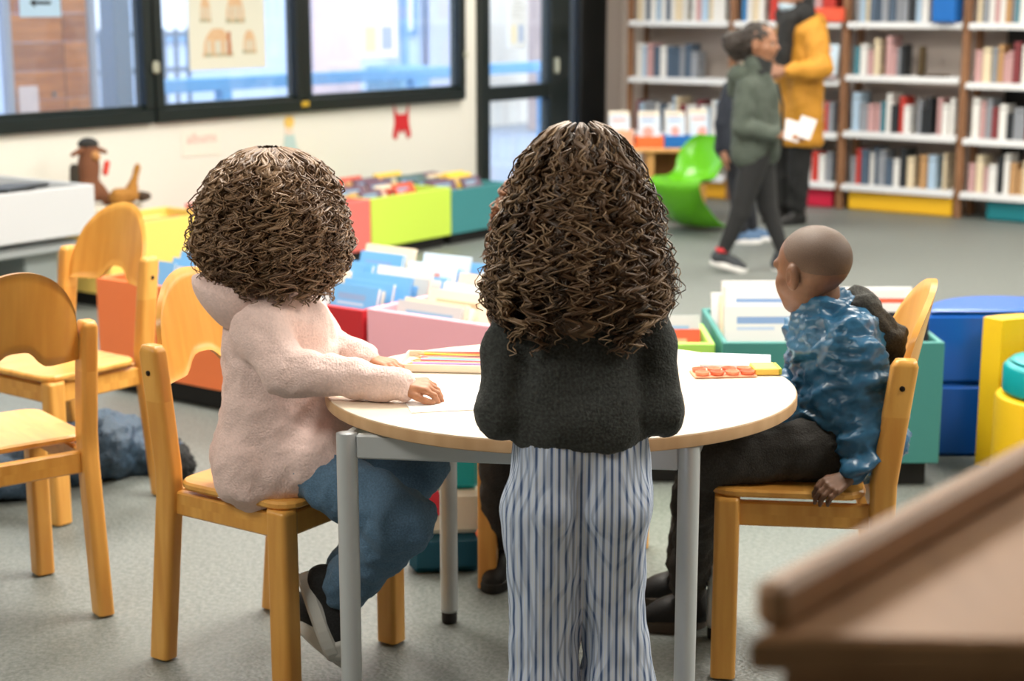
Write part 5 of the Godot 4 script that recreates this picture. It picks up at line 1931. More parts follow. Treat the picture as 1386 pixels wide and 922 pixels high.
func boy_blue() -> void:
	var l0 := 0.7
	var d0 := 3.6
	var q := func(l: float, d: float, y: float) -> Vector3: return Vector3(l - l0, y, d0 - d)
	var t := thing("person", "boy with shaved hair in a shiny blue jacket sitting at the right of the table", "person", P(l0, d0), TH)
	var skin := skin_mat(Color(0.43, 0.29, 0.2), 103)
	var face := look(Vector3(-0.62, -0.12, -0.78))
	var hc: Vector3 = q.call(0.675, 3.61, 0.912)
	body_mesh(t, [
		[q.call(0.76, 3.6, 0.56), q.call(0.73, 3.6, 0.76), 0.07, 0.06],
		[q.call(0.72, 3.6, 0.78), q.call(0.695, 3.605, 0.87), 0.045, 0.042],
		[q.call(0.75, 3.51, 0.77), q.call(0.79, 3.49, 0.61), 0.025, 0.022], [q.call(0.79, 3.49, 0.61), q.call(0.735, 3.41, 0.5), 0.022, 0.018],
		[q.call(0.7, 3.69, 0.77), q.call(0.7, 3.74, 0.62), 0.025, 0.02], [q.call(0.7, 3.74, 0.62), q.call(0.61, 3.69, 0.61), 0.02, 0.018],
		[q.call(0.74, 3.53, 0.52), q.call(0.44, 3.51, 0.5), 0.045, 0.035], [q.call(0.44, 3.51, 0.5), q.call(0.42, 3.76, 0.1), 0.035, 0.025],
		[q.call(0.74, 3.66, 0.52), q.call(0.45, 3.68, 0.52), 0.045, 0.035], [q.call(0.45, 3.68, 0.52), q.call(0.43, 3.92, 0.1), 0.035, 0.025],
	], [[hc, face, 0.197]], [
		[q.call(0.735, 3.412, 0.488), Vector3(-0.75, -0.25, 0.42), Vector3(-0.15, 0.8, 0.55), 1.0, 0.55, 0.115],
		[q.call(0.61, 3.69, 0.61), Vector3(-1, -0.1, 0.2), Vector3(0, 1, 0), -1.0, 0.3, 0.115]], skin, 0.014, 0.0035)
	face_parts(t, hc, face, 0.197, Color(0.07, 0.05, 0.04))
	# cropped hair: a close cap over the skull
	var cap: Array = []
	cap.append(["e", hc + face * (Vector3(0, 0.145, -0.065) * 0.197), Vector3(0.363, 0.374, 0.446) * 0.197, face])
	var cg := net_of(cap, 0.0045, 0.005)
	var keep := G.new()
	for i in range(0, cg.ix.size(), 3):
		var ok := true
		for k in 3:
			var lp: Vector3 = face.transposed() * (cg.v[cg.ix[i + k]] - hc) / 0.197
			if lp.z > 0.24 - 0.3 * maxf(0.0, 0.25 - lp.y) or lp.y < -0.13 + 0.05 * sin(lp.x * 20.0) or (lp.z > 0.0 and lp.y < 0.08 + lp.z * 0.5):
				ok = false
		if ok:
			for k in 3:
				keep.v.append(cg.v[cg.ix[i + k]])
				keep.n.append(cg.n[cg.ix[i + k]])
				keep.uv.append(Vector2.ZERO)
				keep.ix.append(keep.v.size() - 1)
	part(t, "cropped_hair", keep.mesh(), cloth(Color(0.33, 0.24, 0.175), 115, 30.0, 0.2, 0.6, 0.2))
	var sat := StandardMaterial3D.new()
	sat.albedo_texture = grain(Color(0.15, 0.34, 0.47), Color(0.21, 0.42, 0.56), 128, Vector2.ONE, 0.05, 116, 0.05)
	sat.uv1_triplanar = true
	sat.uv1_scale = Vector3.ONE * 5.0
	sat.roughness = 0.3
	var rid := noise(17, 13.0, 3)
	rid.fractal_type = FastNoiseLite.FRACTAL_RIDGED
	garment(t, "jacket", [
		[q.call(0.795, 3.6, 0.535), q.call(0.7, 3.6, 0.54), 0.1, 0.09, 0.03],
		[q.call(0.775, 3.6, 0.55), q.call(0.735, 3.6, 0.75), 0.112, 0.092, 0.03],
		[q.call(0.77, 3.53, 0.6), q.call(0.74, 3.53, 0.76), 0.08, 0.068, 0.03], [q.call(0.76, 3.67, 0.6), q.call(0.71, 3.67, 0.76), 0.085, 0.068, 0.03],
		[q.call(0.715, 3.6, 0.77), q.call(0.7, 3.605, 0.815), 0.075, 0.058, 0.03],
		[q.call(0.755, 3.505, 0.77), q.call(0.79, 3.485, 0.62), 0.056, 0.053, 0.02], [q.call(0.79, 3.485, 0.62), q.call(0.755, 3.425, 0.515), 0.05, 0.037, 0.015],
		[q.call(0.7, 3.69, 0.77), q.call(0.7, 3.735, 0.63), 0.053, 0.047, 0.02], [q.call(0.7, 3.735, 0.63), q.call(0.63, 3.695, 0.61), 0.045, 0.034, 0.015],
	], 0.007, 0.03, sat, rid, 0.02, Vector3(0.5, 1.25, 0.6))
	var hd := garment(t, "hood", [
		[q.call(0.79, 3.58, 0.825), q.call(0.84, 3.6, 0.76), 0.04, 0.04, 0.03], [q.call(0.79, 3.65, 0.825), q.call(0.84, 3.65, 0.75), 0.045, 0.04, 0.03],
		[q.call(0.845, 3.58, 0.76), q.call(0.855, 3.6, 0.66), 0.042, 0.025, 0.03]], 0.008, 0.03, cloth(Color(0.17, 0.17, 0.15), 117, 12.0, 0.3, 0.95), noise(18, 18.0), 0.012)
	hd.set_meta("label", "dark grey hood lying on the back")
	var tr := cloth(Color(0.17, 0.16, 0.145), 118, 10.0, 0.2)
	garment(t, "trousers", [
		[q.call(0.78, 3.56, 0.52), q.call(0.76, 3.64, 0.52), 0.075, 0.075, 0.03],
		[q.call(0.74, 3.53, 0.525), q.call(0.445, 3.51, 0.5), 0.075, 0.06, 0.02], [q.call(0.445, 3.51, 0.5), q.call(0.425, 3.74, 0.12), 0.058, 0.045, 0.015],
		[q.call(0.74, 3.66, 0.53), q.call(0.45, 3.68, 0.525), 0.075, 0.062, 0.02], [q.call(0.45, 3.68, 0.525), q.call(0.435, 3.9, 0.12), 0.06, 0.045, 0.015],
	], 0.009, 0.02, tr, noise(19, 13.0), 0.012)
	var sh := mat(Color(0.06, 0.06, 0.065), 0.6)
	var so := mat(Color(0.3, 0.26, 0.22), 0.6)
	shoe(t, q.call(0.43, 3.77, 0.0), Vector3(-1, 0, 0.15), Vector3.UP, 0.165, sh, so, 0.085, false)
	shoe(t, q.call(0.43, 3.93, 0.0), Vector3(-1, 0.02, 0.1), Vector3.UP, 0.165, sh, so, 0.085, false)


func child_far() -> void:
	var l0 := 0.1
	var d0 := 4.2
	var q := func(l: float, d: float, y: float) -> Vector3: return Vector3(l - l0, y, d0 - d)
	var t := thing("person", "child with red brown hair hidden behind the standing girl, dark trousers under the table", "person", P(l0, d0), TH)
	var skin := skin_mat(Color(0.75, 0.52, 0.4), 104)
	var face := look(Vector3(-0.05, -0.25, 1))
	var hc: Vector3 = q.call(0.085, 4.15, 0.955)
	body_mesh(t, [
		[q.call(0.12, 4.2, 0.54), q.call(0.1, 4.17, 0.8), 0.07, 0.06], [q.call(0.1, 4.17, 0.8), q.call(0.09, 4.16, 0.94), 0.042, 0.04],
		[q.call(0.0, 4.15, 0.78), q.call(-0.02, 4.05, 0.72), 0.025, 0.022], [q.call(-0.02, 4.05, 0.72), q.call(0.06, 3.83, 0.725), 0.022, 0.018],
		[q.call(0.2, 4.15, 0.78), q.call(0.24, 4.05, 0.72), 0.025, 0.022], [q.call(0.24, 4.05, 0.72), q.call(0.17, 3.83, 0.725), 0.022, 0.018],
		[q.call(0.06, 4.18, 0.52), q.call(-0.02, 3.92, 0.49), 0.045, 0.04], [q.call(-0.02, 3.92, 0.49), q.call(-0.04, 4.1, 0.1), 0.035, 0.025],
		[q.call(0.19, 4.18, 0.52), q.call(0.16, 3.92, 0.49), 0.045, 0.04], [q.call(0.16, 3.92, 0.49), q.call(0.12, 4.1, 0.1), 0.035, 0.025],
	], [[hc, face, 0.2]], [
		[q.call(0.06, 3.83, 0.725), Vector3(0.3, -0.05, 1), Vector3(0, 1, 0), -1.0, 0.3, 0.12],
		[q.call(0.17, 3.83, 0.725), Vector3(-0.3, -0.05, 1), Vector3(0, 1, 0), 1.0, 0.3, 0.12]], skin)
	face_parts(t, hc, face, 0.2, Color(0.25, 0.14, 0.08))
	garment(t, "pullover", [
		[q.call(0.08, 4.2, 0.54), q.call(0.17, 4.2, 0.54), 0.09, 0.09], [q.call(0.07, 4.19, 0.56), q.call(0.06, 4.17, 0.76), 0.085, 0.08], [q.call(0.16, 4.19, 0.56), q.call(0.14, 4.17, 0.76), 0.085, 0.08],
		[q.call(0.1, 4.17, 0.78), q.call(0.095, 4.165, 0.83), 0.065, 0.05],
		[q.call(0.0, 4.15, 0.78), q.call(-0.02, 4.05, 0.725), 0.045, 0.04, 0.02], [q.call(-0.02, 4.05, 0.725), q.call(0.05, 3.86, 0.73), 0.04, 0.031, 0.015],
		[q.call(0.2, 4.15, 0.78), q.call(0.24, 4.05, 0.725), 0.045, 0.04, 0.02], [q.call(0.24, 4.05, 0.725), q.call(0.18, 3.86, 0.73), 0.04, 0.031, 0.015],
	], 0.011, 0.03, cloth(Color(0.42, 0.3, 0.25), 120, 8.0), noise(20, 11.0), 0.01)
	garment(t, "trousers", [
		[q.call(0.07, 4.2, 0.52), q.call(0.18, 4.2, 0.52), 0.07, 0.07, 0.03],
		[q.call(0.07, 4.16, 0.525), q.call(-0.02, 3.93, 0.49), 0.07, 0.06, 0.02], [q.call(-0.02, 3.93, 0.49), q.call(-0.035, 4.08, 0.14), 0.06, 0.05, 0.015],
		[q.call(0.18, 4.16, 0.525), q.call(0.16, 3.93, 0.49), 0.07, 0.06, 0.02], [q.call(0.16, 3.93, 0.49), q.call(0.12, 4.08, 0.14), 0.06, 0.05, 0.015],
	], 0.01, 0.02, cloth(Color(0.13, 0.1, 0.085), 121, 10.0, 0.25), noise(21, 12.0), 0.01)
	for x in [-0.04, 0.12]:
		shoe(t, q.call(x, 4.11, 0.0), Vector3(-0.1, 0, 1), Vector3.UP, 0.175, mat(Color(0.1, 0.085, 0.08), 0.6), mat(Color(0.12, 0.11, 0.1), 0.6), 0.11, false)
		var cg := G.new()
		var pts := PackedVector3Array()
		var rad := PackedFloat32Array()
		for i in 17:
			var a := TAU * i / 16
			pts.append(q.call(x, 4.1, 0.13) + Vector3(cos(a) * 0.051, 0.004 * sin(2 * a), sin(a) * 0.051))
			rad.append(0.006)
		cg.tube(pts, rad, 6)
		cg.smooth()
		part(t, "boot_trim", cg.mesh(), mat(Color(0.75, 0.36, 0.2), 0.7))
	var prof := [[1.085, 0.025], [1.075, 0.065], [1.045, 0.095], [0.99, 0.115], [0.92, 0.13], [0.86, 0.14], [0.81, 0.135], [0.78, 0.1]]
	garment(t, "hair_cap", [["e", hc + face * (Vector3(0, 0.2, -0.035) * 0.2), Vector3(0.385, 0.335, 0.445) * 0.2, face]], 0.006, 0.01, cloth(Color(0.42, 0.28, 0.19), 150, 20.0, 0.3, 0.5, 0.2), noise(41, 35.0), 0.006)
	curly_hair(t, q.call(0.085, 4.18, 0.0), Vector3(0, 0, -1), prof, 0.75, 260, [0.79, 0.86], [0.009, 0.045], 0.0055, [Color(0.42, 0.28, 0.19), Color(0.52, 0.36, 0.25), Color(0.42, 0.28, 0.19)], 9)


func girl_walking() -> void:
	var l0 := 1.38
	var d0 := 9.2
	var q := func(l: float, d: float, y: float) -> Vector3: return Vector3(l - l0, y, d0 - d)
	var t := thing("person", "girl in grey green jacket walking with an open white booklet", "person", P(l0, d0), TH)
	var skin := skin_mat(Color(0.62, 0.42, 0.3), 105)
	var face := look(Vector3(0.93, -0.05, 0.42))
	var hc: Vector3 = q.call(1.385, 9.2, 1.285)
	body_mesh(t, [
		[q.call(1.37, 9.2, 0.7), q.call(1.37, 9.2, 1.05), 0.08, 0.07], [q.call(1.37, 9.2, 1.05), q.call(1.38, 9.2, 1.22), 0.045, 0.042],
		[q.call(1.3, 9.08, 1.05), q.call(1.27, 9.05, 0.82), 0.03, 0.026], [q.call(1.27, 9.05, 0.82), q.call(1.47, 9.0, 0.79), 0.026, 0.02],
		[q.call(1.42, 9.32, 1.05), q.call(1.44, 9.3, 0.83), 0.03, 0.026], [q.call(1.44, 9.3, 0.83), q.call(1.5, 9.12, 0.78), 0.026, 0.02],
		[q.call(1.36, 9.15, 0.66), q.call(1.29, 9.15, 0.34), 0.06, 0.04], [q.call(1.29, 9.15, 0.34), q.call(1.19, 9.17, 0.1), 0.035, 0.028],
		[q.call(1.4, 9.25, 0.66), q.call(1.46, 9.24, 0.36), 0.06, 0.04], [q.call(1.46, 9.24, 0.36), q.call(1.56, 9.22, 0.08), 0.035, 0.028],
	], [[hc, face, 0.215]], [
		[q.call(1.485, 9.0, 0.79), Vector3(1, 0.05, -0.1), Vector3(-0.1, 0.6, 0.7), -1.0, 0.4, 0.155, 0.005],
		[q.call(1.5, 9.11, 0.78), Vector3(1, 0.05, 0.3), Vector3(0, 0.7, -0.6), 1.0, 0.4, 0.155, 0.005]], skin, 0.016, 0.006)
	face_parts(t, hc, face, 0.215, Color(0.1, 0.07, 0.05))
	garment(t, "jacket", [
		[q.call(1.33, 9.16, 0.69), q.call(1.33, 9.16, 1.0), 0.105, 0.095], [q.call(1.42, 9.24, 0.69), q.call(1.41, 9.24, 1.0), 0.105, 0.095],
		[q.call(1.31, 9.12, 1.045), q.call(1.42, 9.3, 1.045), 0.065, 0.065],
		[q.call(1.36, 9.2, 1.08), q.call(1.365, 9.2, 1.15), 0.08, 0.075],
		[q.call(1.3, 9.09, 1.05), q.call(1.27, 9.05, 0.83), 0.062, 0.055, 0.02], [q.call(1.27, 9.05, 0.83), q.call(1.455, 9.01, 0.795), 0.053, 0.038, 0.015],
		[q.call(1.42, 9.32, 1.05), q.call(1.44, 9.3, 0.84), 0.06, 0.052, 0.02], [q.call(1.44, 9.3, 0.84), q.call(1.48, 9.14, 0.79), 0.05, 0.038, 0.015],
	], 0.013, 0.03, cloth(Color(0.28, 0.32, 0.28), 122, 6.0, 0.12, 0.8), noise(22, 9.0), 0.012)
	var zp := G.new()
	zp.tube(PackedVector3Array([q.call(1.47, 9.1, 1.07), q.call(1.505, 9.11, 0.95), q.call(1.51, 9.12, 0.7)]), PackedFloat32Array([0.008, 0.008, 0.008]), 6)
	zp.smooth()
	part(t, "zip", zp.mesh(), mat(Color(0.1, 0.11, 0.11), 0.5))
	var col := garment(t, "collar", [[q.call(1.37, 9.2, 1.12), q.call(1.385, 9.2, 1.17), 0.078, 0.07]], 0.011, 0.02, cloth(Color(0.13, 0.14, 0.14), 123, 8.0))
	col.name = "collar"
	garment(t, "hood", [[q.call(1.27, 9.15, 1.11), q.call(1.28, 9.3, 1.11), 0.055, 0.055], [q.call(1.26, 9.2, 1.1), q.call(1.25, 9.22, 1.02), 0.06, 0.04]], 0.012, 0.03, cloth(Color(0.28, 0.32, 0.28), 124, 6.0, 0.12), noise(23, 14.0), 0.01)
	garment(t, "leggings", [
		[q.call(1.35, 9.16, 0.68), q.call(1.42, 9.24, 0.68), 0.085, 0.085],
		[q.call(1.36, 9.15, 0.64), q.call(1.29, 9.15, 0.34), 0.083, 0.056, 0.02], [q.call(1.29, 9.15, 0.34), q.call(1.195, 9.17, 0.1), 0.055, 0.036, 0.015],
		[q.call(1.41, 9.25, 0.64), q.call(1.46, 9.24, 0.36), 0.083, 0.056, 0.02], [q.call(1.46, 9.24, 0.36), q.call(1.555, 9.22, 0.1), 0.055, 0.036, 0.015],
	], 0.012, 0.02, cloth(Color(0.06, 0.065, 0.07), 125, 8.0, 0.25, 0.85))
	var sh := mat(Color(0.16, 0.18, 0.2), 0.6)
	var so := mat(Color(0.85, 0.85, 0.84), 0.5)
	shoe(t, q.call(1.19, 9.17, 0.03), Vector3(0.9, -0.25, 0.1), Vector3(0.25, 0.95, 0), 0.22, sh, so, 0.085, false)
	shoe(t, q.call(1.56, 9.22, 0.0), Vector3(0.95, 0.12, 0.1), Vector3(-0.12, 0.98, 0), 0.22, sh, so, 0.085, false)
	part(t, "red_sock", lathe([[0.0, 0.0], [0.042, 0.0], [0.04, 0.025], [0.0, 0.025]], 16).mesh(), mat(Color(0.8, 0.2, 0.22), 0.8), q.call(1.2, 9.17, 0.115))
	# hair pulled back with a ponytail
	var hair := cloth(Color(0.16, 0.115, 0.085), 126, 18.0, 0.35, 0.55, 0.2)
	var L := func(x: float, y: float, z: float) -> Vector3: return hc + face * (Vector3(x, y, z) * 0.215)
	garment(t, "hair", [
		["e", L.call(0, 0.17, -0.09), Vector3(0.385, 0.37, 0.44) * 0.215, face, 0.01],
		["e", L.call(0, 0.0, -0.28), Vector3(0.3, 0.3, 0.25) * 0.215, face, 0.03],
		[L.call(0, 0.08, -0.5), L.call(0, -0.02, -0.72), 0.045, 0.06, 0.03], [L.call(0, -0.02, -0.72), L.call(0.05, -0.35, -0.66), 0.055, 0.035, 0.03]], 0.008, 0.03, hair, noise(24, 30.0), 0.014)
	# the booklet she carries
	var bk := thing("open_booklet", "open white booklet in the walking girl's hands", "booklet", P(l0, d0) + Basis(Vector3.UP, TH) * q.call(1.575, 9.02, 0.815), TH + 0.1)
	var cover := mat(Color(0.8, 0.8, 0.81), 0.6)
	part(bk, "left_leaf", cbox(Vector3(0.09, 0.12, 0.006), 0.001), cover, Vector3(-0.035, 0, 0.018), Vector3(-0.35, 0.3, -0.3))
	part(bk, "right_leaf", cbox(Vector3(0.09, 0.12, 0.006), 0.001), cover, Vector3(0.042, 0.015, 0.015), Vector3(-0.35, -0.35, -0.3))


func child_navy() -> void:
	var l0 := 1.4
	var d0 := 10.35
	var q := func(l: float, d: float, y: float) -> Vector3: return Vector3(l - l0, y, d0 - d)
	var t := thing("person", "child in navy jacket almost hidden behind the walking girl", "person", P(l0, d0), TH)
	var skin := skin_mat(Color(0.66, 0.46, 0.35), 106)
	var face := look(Vector3(0.95, -0.05, -0.2))
	var hc: Vector3 = q.call(1.52, 10.35, 1.18)
	body_mesh(t, [
		[q.call(1.41, 10.35, 0.65), q.call(1.45, 10.35, 0.97), 0.08, 0.07], [q.call(1.45, 10.35, 0.97), q.call(1.5, 10.35, 1.12), 0.043, 0.04],
		[q.call(1.36, 10.22, 0.98), q.call(1.31, 10.2, 0.76), 0.03, 0.025], [q.call(1.31, 10.2, 0.76), q.call(1.32, 10.2, 0.6), 0.025, 0.02],
		[q.call(1.44, 10.46, 0.98), q.call(1.46, 10.48, 0.6), 0.03, 0.02],
		[q.call(1.41, 10.3, 0.62), q.call(1.46, 10.3, 0.1), 0.055, 0.028], [q.call(1.44, 10.42, 0.62), q.call(1.54, 10.42, 0.1), 0.055, 0.028],
	], [[hc, face, 0.2]], [
		[q.call(1.32, 10.2, 0.6), Vector3(0.1, -1, 0), Vector3(-1, 0, 0.2), -1.0, 0.25, 0.14, 0.006],
		[q.call(1.46, 10.48, 0.6), Vector3(0.1, -1, 0), Vector3(0, 0, -1), 1.0, 0.25, 0.14, 0.006]], skin, 0.018, 0.008)
	face_parts(t, hc, face, 0.2, Color(0.12, 0.08, 0.06))
	garment(t, "jacket", [
		[q.call(1.38, 10.3, 0.62), q.call(1.41, 10.3, 0.92), 0.1, 0.09], [q.call(1.43, 10.4, 0.62), q.call(1.45, 10.4, 0.92), 0.1, 0.09], [q.call(1.4, 10.25, 0.97), q.call(1.45, 10.45, 0.97), 0.06, 0.06],
		[q.call(1.36, 10.22, 0.98), q.call(1.31, 10.2, 0.77), 0.055, 0.05, 0.02], [q.call(1.31, 10.2, 0.77), q.call(1.32, 10.2, 0.62), 0.048, 0.038, 0.015],
		[q.call(1.44, 10.46, 0.98), q.call(1.46, 10.48, 0.62), 0.055, 0.04, 0.02],
	], 0.014, 0.03, cloth(Color(0.1, 0.13, 0.19), 127, 6.0, 0.2, 0.8), noise(25, 9.0), 0.01)
	garment(t, "trousers", [
		[q.call(1.41, 10.3, 0.6), q.call(1.46, 10.3, 0.1), 0.075, 0.048, 0.02], [q.call(1.44, 10.42, 0.6), q.call(1.54, 10.42, 0.1), 0.075, 0.048, 0.02]], 0.014, 0.02, cloth(Color(0.09, 0.1, 0.13), 128, 8.0, 0.2))
	shoe(t, q.call(1.46, 10.3, 0.0), Vector3(1, 0, 0), Vector3.UP, 0.2, mat(Color(0.3, 0.42, 0.56), 0.6), mat(Color(0.9, 0.9, 0.9), 0.5), 0.08, false)
	shoe(t, q.call(1.54, 10.42, 0.0), Vector3(1, 0, 0), Vector3.UP, 0.2, mat(Color(0.3, 0.42, 0.56), 0.6), mat(Color(0.9, 0.9, 0.9), 0.5), 0.08, false)
	garment(t, "hair", [["e", hc + face * (Vector3(0, 0.15, -0.1) * 0.2), Vector3(0.4, 0.4, 0.46) * 0.2, face]], 0.012, 0.02, cloth(Color(0.14, 0.1, 0.08), 129, 18.0, 0.3, 0.6), noise(26, 30.0), 0.01)


func woman_yellow() -> void:
	var l0 := 1.96
	var d0 := 11.25
	var q := func(l: float, d: float, y: float) -> Vector3: return Vector3(l - l0, y, d0 - d)
	var t := thing("person", "adult in long mustard coat and black scarf with a face mask", "person", P(l0, d0), TH)
	var skin := skin_mat(Color(0.6, 0.42, 0.32), 107)
	var face := look(Vector3(-0.85, -0.1, 0.45))
	var hc: Vector3 = q.call(1.9, 11.25, 1.55)
	body_mesh(t, [
		[q.call(1.96, 11.25, 0.8), q.call(1.95, 11.25, 1.32), 0.1, 0.09], [q.call(1.95, 11.25, 1.32), q.call(1.92, 11.25, 1.48), 0.055, 0.052],
		[q.call(2.03, 11.1, 1.33), q.call(2.06, 11.0, 1.06), 0.04, 0.034], [q.call(2.06, 11.0, 1.06), q.call(1.84, 10.98, 1.06), 0.034, 0.026],
		[q.call(1.9, 11.4, 1.33), q.call(1.86, 11.35, 1.08), 0.04, 0.034], [q.call(1.86, 11.35, 1.08), q.call(1.78, 11.15, 1.1), 0.034, 0.026],
		[q.call(1.98, 11.2, 0.8), q.call(1.97, 11.2, 0.12), 0.07, 0.04], [q.call(1.92, 11.33, 0.8), q.call(1.9, 11.33, 0.12), 0.07, 0.04],
	], [[hc, face, 0.23]], [
		[q.call(1.83, 10.98, 1.06), Vector3(-1, 0.05, -0.2), Vector3(0, 0.4, 1), -1.0, 0.4, 0.175, 0.006],
		[q.call(1.775, 11.14, 1.1), Vector3(-0.8, 0.1, 0.6), Vector3(0, 0.8, -0.3), 1.0, 0.4, 0.175, 0.006]], skin, 0.02, 0.008)
	face_parts(t, hc, face, 0.23, Color(0.08, 0.06, 0.05))
	var coat := cloth(Color(0.8, 0.55, 0.13), 130, 5.0, 0.08, 0.7)
	garment(t, "coat", [
		[q.call(2.0, 11.2, 0.6), q.call(2.0, 11.2, 1.28), 0.135, 0.125], [q.call(1.92, 11.3, 0.6), q.call(1.93, 11.3, 1.28), 0.135, 0.12],
		[q.call(2.03, 11.12, 1.33), q.call(1.92, 11.38, 1.33), 0.085, 0.085],
		[q.call(2.03, 11.1, 1.32), q.call(2.07, 11.0, 1.07), 0.085, 0.075, 0.03], [q.call(2.07, 11.0, 1.07), q.call(1.86, 10.98, 1.065), 0.072, 0.052, 0.02],
		[q.call(1.9, 11.4, 1.32), q.call(1.85, 11.35, 1.09), 0.08, 0.07, 0.03], [q.call(1.85, 11.35, 1.09), q.call(1.79, 11.18, 1.1), 0.068, 0.05, 0.02],
		[q.call(2.06, 11.2, 1.36), q.call(1.98, 11.36, 1.38), 0.07, 0.06, 0.03],
	], 0.014, 0.03, coat, noise(27, 7.0), 0.02, Vector3(1, 0.8, 1), 0.54)
	garment(t, "scarf", [
		[q.call(1.97, 11.18, 1.41), q.call(1.88, 11.32, 1.41), 0.085, 0.085], [q.call(1.86, 11.18, 1.39), q.call(1.82, 11.14, 1.1), 0.065, 0.055, 0.03], [q.call(1.96, 11.25, 1.42), q.call(1.95, 11.25, 1.5), 0.08, 0.075]], 0.013, 0.03, cloth(Color(0.06, 0.062, 0.065), 131, 7.0, 0.3), noise(28, 12.0), 0.012)
	garment(t, "hair", [
		["e", hc + face * (Vector3(0, 0.16, -0.12) * 0.23), Vector3(0.41, 0.41, 0.47) * 0.23, face], [hc + face * (Vector3(0, -0.1, -0.35) * 0.23), hc + face * (Vector3(0, -0.45, -0.4) * 0.23), 0.075, 0.07]], 0.012, 0.02, cloth(Color(0.07, 0.06, 0.055), 132, 18.0, 0.3, 0.6), noise(29, 30.0), 0.012)
	var mk := garment(t, "face_mask", [["e", hc + face * (Vector3(0, -0.22, 0.2) * 0.23), Vector3(0.3, 0.24, 0.25) * 0.23, face]], 0.009, 0.01, mat(Color(0.78, 0.86, 0.92), 0.8))
	mk.set_meta("label", "pale blue paper face mask")
	garment(t, "trousers", [
		[q.call(1.98, 11.2, 0.8), q.call(1.975, 11.2, 0.14), 0.1, 0.068, 0.02], [q.call(1.92, 11.33, 0.8), q.call(1.9, 11.33, 0.14), 0.1, 0.068, 0.02]], 0.014, 0.02, cloth(Color(0.05, 0.055, 0.06), 133, 8.0, 0.25), noise(30, 9.0), 0.012)
	var bl := mat(Color(0.06, 0.06, 0.06), 0.55)
	shoe(t, q.call(1.975, 11.2, 0.0), Vector3(-0.9, 0, 0.4), Vector3.UP, 0.25, bl, bl, 0.15, false)
	shoe(t, q.call(1.9, 11.33, 0.0), Vector3(-0.9, 0, 0.4), Vector3.UP, 0.25, bl, bl, 0.15, false)


